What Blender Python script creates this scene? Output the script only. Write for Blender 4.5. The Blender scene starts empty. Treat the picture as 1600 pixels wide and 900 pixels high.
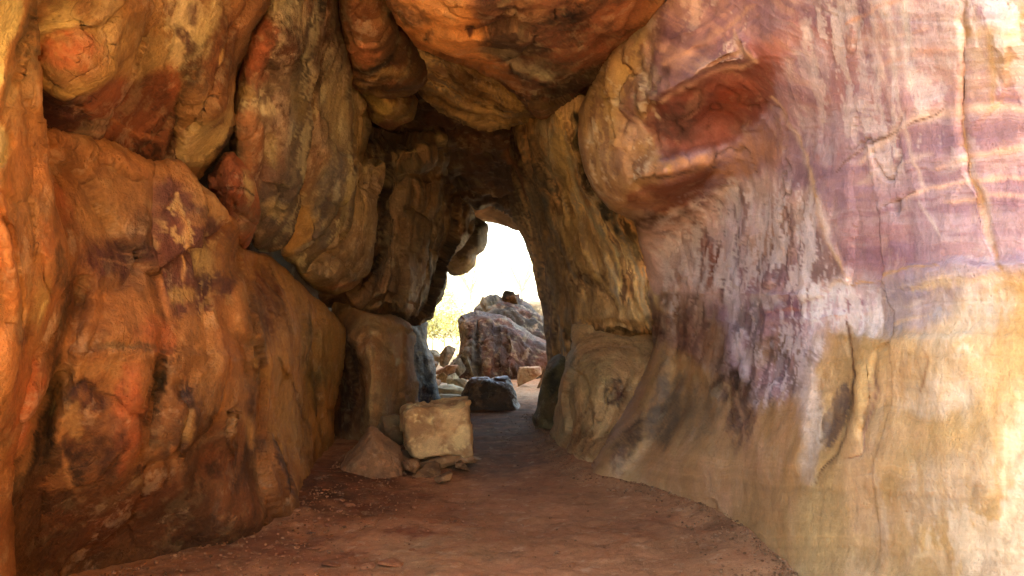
import bpy, bmesh, math
import numpy as np

# ------------------------------------------------------------------ frame
F, CX, HY, EYE = 1256.0, 800.0, 500.0, 1.6      # focal in photo pixels, centre column, horizon row, eye height (m)
scn = bpy.context.scene
COL = scn.collection

def unproj(px, py, d):
    return np.stack([(px-CX)/F*d, d, EYE+(HY-py)/F*d], -1)

def lin(c):
    c = np.asarray(c, float)/255.0
    return np.where(c <= .04045, c/12.92, ((c+.055)/1.055)**2.4)

# ------------------------------------------------------------------ noise
_r = np.random.RandomState(7)
PERM = np.concatenate([_r.permutation(256)]*3)
GR = _r.normal(size=(256, 3)); GR /= np.linalg.norm(GR, axis=1)[:, None]

def noise(p):
    i = np.floor(p).astype(np.int64); f = p-i; i &= 255
    u = f*f*f*(f*(f*6-15)+10)
    out = 0.0
    for dx in (0, 1):
        wx = u[:, 0] if dx else 1-u[:, 0]
        for dy in (0, 1):
            wy = u[:, 1] if dy else 1-u[:, 1]
            for dz in (0, 1):
                wz = u[:, 2] if dz else 1-u[:, 2]
                h = PERM[PERM[PERM[(i[:, 0]+dx) & 255]+((i[:, 1]+dy) & 255)]+((i[:, 2]+dz) & 255)]
                g = GR[h]
                out = out+wx*wy*wz*(g[:, 0]*(f[:, 0]-dx)+g[:, 1]*(f[:, 1]-dy)+g[:, 2]*(f[:, 2]-dz))
    return out*1.6

def fbm(p, sc=1.0, octv=4, off=0.0, gain=.5):
    p = p*sc+off; a = 1.0; s = 0.0; t = 0.0
    for _ in range(octv):
        s = s+a*noise(p); t += a; a *= gain; p = p*2.03+17.1
    return s/t*1.4

def ridged(p, sc=1.0, octv=3, off=0.0):
    p = p*sc+off; a = 1.0; s = 0.0; t = 0.0
    for _ in range(octv):
        s = s+a*(1-2*np.abs(noise(p))); t += a; a *= .5; p = p*2.1+9.7
    return s/t

def sstep(a, b, x):
    t = np.clip((x-a)/(b-a), 0, 1)
    return t*t*(3-2*t)

def cells(p, seed=0):
    """nearest cell of a jittered lattice: offset inside the cell, its random vector, and how far the joint is"""
    i = np.floor(p).astype(np.int64); n = len(p)
    d1 = np.full(n, 1e9); d2 = np.full(n, 1e9); off = np.zeros((n, 3)); vec = np.zeros((n, 3))
    for dx in (-1, 0, 1):
        for dy in (-1, 0, 1):
            for dz in (-1, 0, 1):
                c = i+np.array([dx, dy, dz]); h = PERM[PERM[PERM[(c[:, 0]+seed) & 255]+(c[:, 1] & 255)]+(c[:, 2] & 255)]
                q = c+.5+GR[h]*.42; r = p-q; d = (r*r).sum(1)
                m = d < d1
                d2 = np.where(m, d1, np.minimum(d2, d)); d1 = np.where(m, d, d1)
                off[m] = r[m]; vec[m] = GR[(h[m]*7+13) & 255]
    return off, vec, np.sqrt(d2)-np.sqrt(d1)

# ------------------------------------------------------------------ 2-D helpers
def tps(ctrl, x, y):
    c = np.array(ctrl, float); X = c[:, :2]/300.0; v = c[:, 2]; n = len(c)
    def U(r2):
        return .5*r2*np.log(r2+1e-9)
    D = ((X[:, None]-X[None])**2).sum(-1)
    A = np.zeros((n+3, n+3)); A[:n, :n] = U(D)+np.eye(n)*2e-3
    A[:n, n] = 1; A[:n, n+1:] = X; A[n, :n] = 1; A[n+1:, :n] = X.T
    w = np.linalg.solve(A, np.concatenate([v, [0, 0, 0]]))
    q = np.stack([x, y], -1)/300.0
    out = w[n]+q@w[n+1:]
    for k in range(n):
        out = out+w[k]*U(((q-X[k])**2).sum(-1))
    return out

def smooth_poly(pts, closed=True, step=5.0):
    p = np.array([(a[0], a[1], a[2] if len(a) > 2 else 1.0) for a in pts], float)
    n = len(p); out = []
    for i in range(n if closed else n-1):
        if closed:
            a, b, c, d = p[i-1], p[i], p[(i+1) % n], p[(i+2) % n]
        else:
            a, b, c, d = p[max(i-1, 0)], p[i], p[i+1], p[min(i+2, n-1)]
        L = max(1, int(np.hypot(*(c-b)[:2])/step))
        for k in range(L):
            t = k/L
            out.append(.5*((2*b)+(c-a)*t+(2*a-5*b+4*c-d)*t*t+(3*b-a-3*c+d)*t**3))
    if not closed:
        out.append(p[-1])
    return np.array(out)

def poly_dist(P, x, y, closed=True):
    """distance, signed side, nearest point, weight"""
    A = P; B = np.roll(P, -1, 0)
    if not closed:
        A = P[:-1]; B = P[1:]
    best = np.full(len(x), 1e18); side = np.zeros(len(x)); nx = x.copy(); ny = y.copy(); wt = np.zeros(len(x)); tt = np.zeros(len(x))
    S = len(A)
    for k in range(S):
        ax, ay, bx, by = A[k, 0], A[k, 1], B[k, 0], B[k, 1]
        ux, uy = bx-ax, by-ay; L2 = ux*ux+uy*uy+1e-9
        t = np.clip(((x-ax)*ux+(y-ay)*uy)/L2, 0, 1)
        qx, qy = ax+ux*t, ay+uy*t
        d2 = (x-qx)**2+(y-qy)**2
        m = d2 < best
        best[m] = d2[m]; nx[m] = qx[m]; ny[m] = qy[m]
        side[m] = np.sign(ux*(y[m]-ay)-uy*(x[m]-ax))
        wt[m] = A[k, 2]*(1-t[m])+B[k, 2]*t[m]; tt[m] = (k+t[m])/S
    return np.sqrt(best), side, nx, ny, wt, tt

def inside(P, x, y):
    r = np.zeros(len(x), bool); n = len(P)
    for k in range(n):
        ax, ay = P[k, :2]; bx, by = P[(k+1) % n, :2]
        if ay == by:
            continue
        c = ((ay > y) != (by > y)) & (x < (bx-ax)*(y-ay)/(by-ay)+ax)
        r ^= c
    return r

# ------------------------------------------------------------------ materials
def rock_mat(name, streak=(1, 1, 1), mott=.28, hue=(140, 70, 30), hue_amt=.25, bump=.75, rough=.8, sv_amt=0.0, sv_f=14.0,
             pits=.35, spec=.25, fine=1.0, crisp=.4, crk=.3):
    m = bpy.data.materials.new(name); m.use_nodes = True
    nt = m.node_tree; N = nt.nodes; L = nt.links; N.clear()
    def nd(t, **k):
        n = N.new(t)
        for a, b in k.items():
            setattr(n, a, b)
        return n
    out = nd('ShaderNodeOutputMaterial'); bs = nd('ShaderNodeBsdfPrincipled'); L.new(bs.outputs[0], out.inputs[0])
    col = nd('ShaderNodeAttribute', attribute_name='Col'); sv = nd('ShaderNodeAttribute', attribute_name='sv')
    tc = nd('ShaderNodeTexCoord'); mp = nd('ShaderNodeMapping'); mp.inputs['Scale'].default_value = streak
    L.new(tc.outputs['Object'], mp.inputs['Vector']); V = mp.outputs['Vector']; O = tc.outputs['Object']
    def noi(vec, sc, det=6, rg=.62, dist=0.0):
        n = nd('ShaderNodeTexNoise'); n.inputs['Scale'].default_value = sc; n.inputs['Detail'].default_value = det
        n.inputs['Roughness'].default_value = rg; n.inputs['Distortion'].default_value = dist
        L.new(vec, n.inputs['Vector']); return n.outputs['Fac']
    def mr(v, a, b, c, d):
        n = nd('ShaderNodeMapRange'); n.inputs[1].default_value = a; n.inputs[2].default_value = b
        n.inputs[3].default_value = c; n.inputs[4].default_value = d; L.new(v, n.inputs[0]); return n.outputs[0]
    def mth(op, a, b):
        n = nd('ShaderNodeMath', operation=op)
        for i, v in enumerate((a, b)):
            if isinstance(v, (int, float)): n.inputs[i].default_value = v
            else: L.new(v, n.inputs[i])
        return n.outputs[0]
    def mix(fac, a, b, bt='MIX'):
        n = nd('ShaderNodeMix', data_type='RGBA', blend_type=bt)
        if isinstance(fac, (int, float)): n.inputs[0].default_value = fac
        else: L.new(fac, n.inputs[0])
        for i, v in ((6, a), (7, b)):
            if isinstance(v, tuple): n.inputs[i].default_value = v
            else: L.new(v, n.inputs[i])
        return n.outputs[2]
    n1 = noi(V, 1.6*fine, 8, .62, .3); n2 = noi(O, 8*fine, 7, .66); n3 = noi(O, 46*fine, 5, .7)
    c = col.outputs['Color']
    # hue drift between mineral tints, then value mottling at three scales
    c = mix(mr(n1, .48, .66, 0, hue_amt), c, tuple(lin(hue))+(1,))
    n5 = noi(V, 2.0*fine, 10, .7, .25); n6 = noi(O, 3.1*fine, 10, .7, .15)
    c = mix(mr(n5, .56, .63, 0, crisp), c, mix(1.0, c, (.45, .38, .33, 1), 'MULTIPLY'))
    c = mix(mr(n6, .57, .63, 0, crisp), c, mix(.5, c, (.72, .55, .34, 1)))
    v = mth('ADD', mr(n1, .3, .7, 1-mott, 1+mott), mr(n2, .3, .7, -mott*.8, mott*.8))
    v = mth('ADD', v, mr(n3, .3, .7, -mott*.75, mott*.75))
    if sv_amt > 0:
        cx = nd('ShaderNodeCombineXYZ'); wn = noi(O, 1.7, 4, .6)
        s2 = mth('ADD', mth('MULTIPLY', sv.outputs['Fac'], sv_f), mth('MULTIPLY', wn, 1.1))
        L.new(s2, cx.inputs[0]); L.new(mth('MULTIPLY', n1, .8), cx.inputs[1])
        b1 = noi(cx.outputs[0], 1.0, 6, .62)
        b2 = noi(cx.outputs[0], 3.1, 5, .7)
        v = mth('MULTIPLY', v, mr(b1, .36, .64, 1-sv_amt, 1+sv_amt))
        v = mth('MULTIPLY', v, mr(b2, .36, .64, 1-sv_amt*.6, 1+sv_amt*.6))
    # hairline cracks: level lines of a warped noise, only in patches
    n4 = noi(V, 1.5*fine, 5, .55, .4); cm = noi(O, .9*fine, 3, .5)
    ab = nd('ShaderNodeMath', operation='ABSOLUTE'); L.new(mth('SUBTRACT', n4, .5), ab.inputs[0])
    ck = mth('MULTIPLY', mr(ab.outputs[0], .0, .006, 1, 0), mr(cm, .47, .58, 0, 1))
    ck = mth('MULTIPLY', ck, crk); v = mth('MULTIPLY', v, mr(ck, 0, 1, 1, .5))
    # dark specks and pits
    vo = nd('ShaderNodeTexVoronoi'); vo.inputs['Scale'].default_value = 34*fine; L.new(O, vo.inputs['Vector'])
    pm = mth('MULTIPLY', mr(vo.outputs['Distance'], .12, .26, 1, 0), mr(n2, .54, .64, 0, 1))
    v = mth('MULTIPLY', v, mr(pm, 0, 1, 1, 1-pits))
    c = mix(1.0, c, v, 'MULTIPLY')
    L.new(c, bs.inputs['Base Color'])
    L.new(mr(n2, .3, .7, rough-.12, min(1, rough+.12)), bs.inputs['Roughness'])
    bs.inputs['Specular IOR Level'].default_value = spec
    h = mth('ADD', mth('MULTIPLY', n1, .5), mth('MULTIPLY', n2, .5))
    h = mth('ADD', h, mth('MULTIPLY', n3, .24))
    h = mth('SUBTRACT', h, mth('MULTIPLY', pm, .12))
    if sv_amt > 0:
        h = mth('ADD', h, mth('MULTIPLY', b1, .5)); h = mth('ADD', h, mth('MULTIPLY', b2, .22))
    h = mth('SUBTRACT', h, mth('MULTIPLY', ck, .35))
    bp = nd('ShaderNodeBump'); bp.inputs['Strength'].default_value = bump; bp.inputs['Distance'].default_value = .12
    L.new(h, bp.inputs['Height']); L.new(bp.outputs[0], bs.inputs['Normal'])
    return m

M = {
 'ochre':  rock_mat('ochre_sandstone', streak=(1, 1, .45), hue=(190, 120, 55)),
 'rust':   rock_mat('rusty_sandstone', streak=(1, 1, .75), hue=(120, 55, 25), hue_amt=.3, mott=.26),
 'pink':   rock_mat('pink_banded_sandstone', streak=(1, 1, .8), hue=(205, 160, 150), hue_amt=.15, mott=.15, crisp=.25, crk=0, bump=.4, sv_amt=.08, sv_f=10, pits=.25),
 'banded': rock_mat('banded_sandstone', streak=(1, 1, .75), hue=(84, 52, 30), hue_amt=.35, mott=.2, sv_amt=.2, sv_f=5, bump=.6),
 'dark':   rock_mat('dark_sandstone', streak=(1, 1, .75), hue=(110, 70, 35), hue_amt=.4, mott=.25, sv_amt=.2, sv_f=5, rough=.7, spec=.4),  # darker sandstone, used for the rocks deep in the tunnel
 'wet':    rock_mat('wet_dark_rock', hue=(90, 60, 40), hue_amt=.4, rough=.5, spec=.5, bump=.6),
 'stone':  rock_mat('pale_block_stone', hue=(160, 110, 60), hue_amt=.3, mott=.2, fine=1.6, bump=.6, crisp=.3),
 'soil':   rock_mat('red_trodden_soil', hue=(120, 62, 34), hue_amt=.35, mott=.25, fine=2.2, bump=.35, rough=.95, spec=.1, pits=.3),
}

# ------------------------------------------------------------------ objects
SAT, GAIN = .78, 1.1          # overall chroma and value of the rock pigments
def link(name, verts, faces, mat, cols=None, sv=None, parent=None, smooth=True, **props):
    me = bpy.data.meshes.new(name)
    me.from_pydata(verts.tolist() if isinstance(verts, np.ndarray) else verts, [], faces)
    me.update()
    if smooth:
        me.polygons.foreach_set('use_smooth', [True]*len(me.polygons))
    if cols is not None:
        a = me.color_attributes.new('Col', 'FLOAT_COLOR', 'POINT')
        cols = np.asarray(cols); lum = cols@np.array([.25, .6, .15]); cols = np.clip((lum[:, None]+(cols-lum[:, None])*SAT)*GAIN*(np.array([.92, .935, .94]) if mat is M['pink'] else np.array([1.14, 1.17, .99]) if mat in (M['banded'], M['soil']) else np.array([1, 1.04, .88]) if mat is M['dark'] else np.array([1, 1.08, .88])), .01, .85)
        c4 = np.ones((len(verts), 4), np.float32); c4[:, :3] = cols
        a.data.foreach_set('color', c4.ravel())
    if sv is not None:
        a = me.attributes.new('sv', 'FLOAT', 'POINT'); a.data.foreach_set('value', np.asarray(sv, np.float32))
    me.materials.append(mat)
    o = bpy.data.objects.new(name, me); COL.objects.link(o)
    if parent is not None: o.parent = parent
    for k, v in props.items(): o[k] = v
    return o

def vnormals(V, Q):
    Q = np.asarray(Q)
    n = np.cross(V[Q[:, 2]]-V[Q[:, 0]], V[Q[:, 3]]-V[Q[:, 1]])
    out = np.zeros_like(V)
    for k in range(4):
        np.add.at(out, Q[:, k], n)
    return out/(np.linalg.norm(out, axis=1)[:, None]+1e-12)

STR = np.array([1, 1, .6])
def apply_paint(c, x, y, P, paint, raggedness=1.0, svv=None):
    for it in paint:
        kind = it[0]
        if kind == 'e':
            _, cx, cy, rx, ry, ang, colr, st = it[:8]; soft = it[8] if len(it) > 8 else .8
            a = math.radians(ang); dx, dy = x-cx, y-cy
            u = (dx*math.cos(a)+dy*math.sin(a))/rx; v = (-dx*math.sin(a)+dy*math.cos(a))/ry
            r = np.sqrt(u*u+v*v)
            near = r < 2.4
            nn = np.zeros(len(x)); n2 = np.zeros(len(x))
            if near.any():
                fq = float(np.clip(.8*F/(np.median(P[near][:, 1])*math.sqrt(rx*ry)), 1.2, 14))
                nn[near] = fbm(P[near]*STR, fq, 6, cx*.37+cy*.11, .68); n2[near] = fbm(P[near]*STR, fq*2.6, 4, cx*.17+cy*.23, .65)
            m = sstep(1+soft*.5, 1-soft*.5, r+nn*.85*raggedness)*st*np.clip(1.0+.9*n2, .35, 1.15)
        elif kind == 'p':
            _, pts, colr, st, soft = it
            pp = smooth_poly(pts, True, 14)
            d, _, _, _, _, _ = poly_dist(pp, x, y)
            d = np.where(inside(pp, x, y), d, -d)
            nn = fbm(P*STR, float(np.clip(F/(np.median(P[:, 1])*soft*5), 1.5, 9)), 6, pts[0][0]*.31, .66)
            m = sstep(-soft, soft, d+nn*soft*1.3*raggedness)*st
        elif kind == 'l':
            _, pts, w, colr, st = it
            pp = smooth_poly(pts, False, 12)
            d, _, _, _, _, t = poly_dist(pp, x, y, False)
            nn = fbm(P, 5.0, 3, pts[0][0]*.21)
            ww = w*(1+.6*nn)*(.35+.65*np.sin(np.pi*np.clip(t, 0, 1))**.5)
            m = np.exp(-(d/np.maximum(ww, .6))**2)*st*np.clip(1+.9*nn, .2, 1.2)
        elif kind == 'w':                        # crackled bloom: crisp flecks and short runs of one mineral colour
            _, pts, soft, colr, st, fq, sz, thr = it
            pp = smooth_poly(pts, True, 14)
            d, _, _, _, _, _ = poly_dist(pp, x, y)
            d = np.where(inside(pp, x, y), d, -d)
            big = fbm(P*np.array([1, 1, sz]), fq*.4, 3, pts[0][0]*.13)
            nn = fbm(P*np.array([1, 1, sz]), fq, 6, pts[0][0]*.29+thr, .72)
            m = sstep(-soft, soft, d+big*soft*2)*st*sstep(thr, thr+.10, nn+.45*big)
        elif kind == 'b':                        # sedimentary banding that follows the strata coordinate
            _, pts, soft, st, fr_, cols = it
            pp = smooth_poly(pts, True, 14)
            d, _, _, _, _, _ = poly_dist(pp, x, y)
            d = np.where(inside(pp, x, y), d, -d)
            m = sstep(-soft, soft, d+fbm(P, 3, 4, 2.2)*soft)*st*np.clip(.8+1.2*fbm(P, 1.6, 4, 8.1), 0, 1.2)
            q = np.stack([svv*fr_, P[:, 1]*.35, P[:, 2]*.3], -1)
            t = np.clip(fbm(q, 1.0, 5, 3.3, .7)*1.1+.5, 0, .999)*(len(cols)-1)
            i0 = np.floor(t).astype(int); f = sstep(.25, .75, t-i0)[:, None]; CC = lin(cols)
            m = np.clip(m, 0, 1)[:, None]; c = c*(1-m)+(CC[i0]*(1-f)+CC[np.minimum(i0+1, len(cols)-1)]*f)*m
            continue
        m = np.clip(m, 0, 1)[:, None]
        c = c*(1-m)+lin(colr)*m
    return c

def view_mass(name, label, cat, outline, depth, base, mat, paint=(), strokes=(), bumps=(), rnd=(40, .8), cell=3.0,
              amp=.05, nsc=1.1, ridge=.0, cracks=.0, strata=None, srelief=0.0, stretch=(1, 1, 1), back=1.0, seed=0.0,
              edge_noise=2.5, warp=5.0, group=None, base2=None, facet=0.0, varn=.45, bloom=.35, cell_t=None):
    P2 = smooth_poly(outline, True, 6.0)
    z0 = np.zeros(len(P2))
    q = np.stack([P2[:, 0], P2[:, 1], z0+seed], -1)
    P2[:, 0] += fbm(q, 1/26., 4, 3.3)*edge_noise*1.6; P2[:, 1] += fbm(q, 1/26., 4, 91.7)*edge_noise*1.6
    x0, y0 = P2[:, 0].min()-cell, P2[:, 1].min()-cell; x1, y1 = P2[:, 0].max()+cell, P2[:, 1].max()+cell
    nx, ny = int((x1-x0)/cell)+2, int((y1-y0)/cell)+2
    gx = x0+np.arange(nx)*cell; gy = y0+np.arange(ny)*cell
    cxg, cyg = np.meshgrid(gx[:-1]+cell/2, gy[:-1]+cell/2)
    keep = inside(P2, cxg.ravel(), cyg.ravel()).reshape(cxg.shape)
    jj, ii = np.nonzero(keep)
    idx = lambda i, j: j*nx+i
    quads = np.stack([idx(ii, jj), idx(ii, jj+1), idx(ii+1, jj+1), idx(ii+1, jj)], -1)
    used, inv = np.unique(quads, return_inverse=True); quads = inv.reshape(quads.shape)
    px = gx[used % nx].copy(); py = gy[used//nx].copy(); n = len(px)
    # boundary edges
    E = np.concatenate([quads[:, [0, 1]], quads[:, [1, 2]], quads[:, [2, 3]], quads[:, [3, 0]]])
    key = np.sort(E, 1); k1 = key[:, 0]*n+key[:, 1]
    u, first, cnt = np.unique(k1, return_index=True, return_counts=True)
    BE = E[first[cnt == 1]]
    bv = np.unique(BE)
    dist, _, qx, qy, wt, _ = poly_dist(P2, px, py)
    px[bv] = qx[bv]; py[bv] = qy[bv]; dist[bv] = 0
    # depth
    invd = tps([(a, b, 1.0/c) for a, b, c in depth], px, py)
    d = 1.0/np.clip(invd, .02, .8)
    g = np.stack([px, py, np.full(n, seed*7.0)], -1)
    wx = px+fbm(g, 1/45., 4, 5.0)*warp*1.5; wy = py+fbm(g, 1/45., 4, 55.0)*warp*1.5
    e = np.clip(dist/rnd[0], 0, 1)
    d = d+rnd[1]*wt*(1-np.sqrt(np.clip(1-(1-e)**2, 0, 1)))
    for (bx, by, rx, ry, ang, am) in bumps:
        a = math.radians(ang); dx, dy = wx-bx, wy-by
        uu = (dx*math.cos(a)+dy*math.sin(a))/rx; vv = (-dx*math.sin(a)+dy*math.cos(a))/ry
        d = d-am*np.exp(-(uu*uu+vv*vv))
    lines = []
    for s in strokes:
        pts, w, rel = s[0], s[1], s[2]; prof = s[3] if len(s) > 3 else 'g'
        pp = smooth_poly(pts, False, 10)
        dd, sd, _, _, _, t = poly_dist(pp, wx, wy, False)
        end = np.clip(np.minimum(t, 1-t)*6+.15, 0, 1)
        if prof == 'g':
            d = d-rel*np.exp(-(dd/w)**2)*end
        else:                                   # step: one lip stands proud and dies away
            rg = s[4] if len(s) > 4 else 60
            sgn = dd*sd
            d = d-rel*(.5+.5*np.tanh(sgn/w))*np.exp(-(np.maximum(sgn, 0)/rg)**1.5)*end
    V = unproj(px, py, d)
    svv = tps(strata, wx, wy) if strata else V[:, 2]*.9+V[:, 0]*.15
    # real relief pushed along the surface normal
    N = vnormals(V, quads)
    Q = V*np.array(stretch)
    disp = amp*fbm(Q, nsc, 3, seed)+amp*.45*fbm(Q, nsc*3.1, 4, seed+31, .6)
    if ridge: disp += ridge*ridged(Q, nsc*1.3, 3, seed+60)
    if srelief:
        sq = np.stack([svv*3.2, V[:, 1]*.25, V[:, 2]*.1], -1)
        disp += srelief*fbm(sq, 1.0, 5, seed+5, .6)
    if cell_t:                                    # broken planes: every joint-bounded cell is tilted a little and its joints are cut
        for ct in cell_t:
            csz, tilt, cut = ct[:3]; msk_ = 1.0
            if len(ct) > 3: msk_ = np.exp(-(((px-ct[3][0])/ct[3][2])**2+((py-ct[3][1])/ct[3][3])**2)**2)
            q = V*np.array([1, .8, .62])/csz+.22*np.stack([fbm(V, 1.6/csz*.5, 3, 3), fbm(V, 1.6/csz*.5, 3, 33), fbm(V, 1.6/csz*.5, 3, 63)], -1)
            off, vec, jt = cells(q, int(seed*3))
            disp += (tilt*((off*vec).sum(1))-cut*np.exp(-(jt/.05)**2)+tilt*.5*vec[:, 0])*msk_
    if cracks:
        nn = fbm(Q, nsc*.9, 4, seed+44); msk = sstep(.0, .35, fbm(Q, nsc*.5, 2, seed+8))
        disp -= cracks*np.exp(-(nn/.018)**2)*msk
        ck = np.exp(-(nn/.02)**2)*msk
    fade = np.ones(n); fade[bv] = .35
    V = V+N*(disp*fade)[:, None]
    # colour
    c = np.tile(lin(base), (n, 1))
    if base2 is not None:
        m = sstep(-.15, .3, fbm(Q, .8, 5, seed+12, .6))[:, None]*.8
        c = c*(1-m)+lin(base2)*m
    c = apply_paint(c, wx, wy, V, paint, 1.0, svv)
    # weathering: fine runs of darker varnish and paler bloom down the face
    W = V*np.array([1.6, 1.6, .9]); k = (sstep(.12, .34, fbm(W, 1.6, 5, seed+21, .66))*varn)[:, None]; c = c*(1-k)+c*.42*k
    k = (sstep(.16, .36, fbm(W*np.array([1, 1, 1.6]), 2.3, 5, seed+77, .68))*bloom)[:, None]; c = c*(1-k)+(c*.6+lin((226, 196, 150))*.4)*k
    if cracks:
        m = (ck*.5)[:, None]; c = c*(1-m)+lin((50, 30, 18))*m
    # close the solid behind
    cen = np.array([px[bv].mean(), py[bv].mean()])
    rings = [(.25, .01), (.6, .05), (1.0, .16)]
    allV = [V]; allC = [c]; allS = [svv]; faces = quads.tolist()
    remap = -np.ones(n, int); remap[bv] = np.arange(len(bv)); prev = bv; base_i = n
    prev_index = {int(b): int(b) for b in bv}
    for fr, sh in rings:
        nxp = px[bv]+(cen[0]-px[bv])*sh; nyp = py[bv]+(cen[1]-py[bv])*sh
        R = unproj(nxp, nyp, d[bv]+back*fr)
        allV.append(R); allC.append(c[bv]); allS.append(svv[bv])
        cur = {int(b): base_i+k for k, b in enumerate(bv)}
        for a, b in BE:
            a = int(a); b = int(b)
            faces.append((prev_index[b], prev_index[a], cur[a], cur[b]))
        prev_index = cur; base_i += len(bv)
    cp = R.mean(0)+np.array([0, .3, 0]); allV.append(cp[None]); allC.append(c[bv].mean(0)[None]); allS.append(np.array([0.0]))
    for a, b in BE:
        faces.append((prev_index[int(b)], prev_index[int(a)], base_i))
    V = np.concatenate(allV); c = np.concatenate(allC); svv = np.concatenate(allS)
    org = V[:n].mean(0)
    o = link(name, V-org, faces, M[mat], c, svv)
    o.location = org
    o['label'] = label; o['category'] = cat
    if group: o['group'] = group
    return o

_ico = {}
def ico(sub):
    if sub not in _ico:
        bm = bmesh.new(); bmesh.ops.create_icosphere(bm, subdivisions=sub, radius=1.0)
        _ico[sub] = (np.array([v.co[:] for v in bm.verts]), [[v.index for v in f.verts] for f in bm.faces]); bm.free()
    return _ico[sub]

def boulder_mesh(size, seed, sub=5, planes=(), nrand=14, sharp=9.0, amp=.04, base=(150, 110, 70), c2=(110, 70, 40), c3=None, nsc=1.0, chip=.03):
    D, Fc = ico(sub); rs = np.random.RandomState(seed)
    pl = [(np.array(p[:3])/np.linalg.norm(p[:3]), p[3]) for p in planes]
    for _ in range(nrand):
        v = rs.normal(size=3); v /= np.linalg.norm(v); pl.append((v, rs.uniform(.8, 1.08)))
    s = 0.0
    for nrm, dd in pl:
        cs = D@nrm
        r = np.where(cs > .03, dd/np.maximum(cs, .03), 50)
        s = s+np.exp(-sharp*np.minimum(r, 6))
    r = -np.log(s)/sharp
    V = D*r[:, None]; V = (V-V.min(0))/(V.max(0)-V.min(0))*2-1
    S = np.array(size)/2.0
    V = V*S; m = S.mean()
    disp = amp*(fbm(V/m, 1.3*nsc, 4, seed*1.7)+.5*fbm(V/m, 4.5*nsc, 4, seed*2.3+9, .6))
    off, vec, jt = cells(V/m*1.3+.15*noise(V/m*2.5)[:, None], seed)
    disp += chip*((off*vec).sum(1)+.5*vec[:, 0])
    V = V+D*(disp*m*2)[:, None]
    c = np.tile(lin(base), (len(V), 1)); k = sstep(-.25, .35, fbm(V/m, 1.2, 5, seed+3.3, .62))[:, None]
    c = c*(1-k)+lin(c2)*k
    if c3 is not None:
        k = sstep(.1, .3, fbm(V/m, 1.6, 5, seed+13.3, .62))[:, None]; c = c*(1-k)+lin(c3)*k
    return V, Fc, c

def boulder(name, label, cat, loc, size, seed, mat='stone', rot=(0, 0, 0), group=None, **k):
    V, Fc, c = boulder_mesh(size, seed, **k)
    o = link(name, V, Fc, M[mat], c, V[:, 2]*1.2)
    o.location = loc; o.rotation_euler = [math.radians(a) for a in rot]
    o['label'] = label; o['category'] = cat
    if group: o['group'] = group
    return o

def at(px, py, d):
    return unproj(np.array([float(px)]), np.array([float(py)]), np.array([float(d)]))[0]

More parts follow.
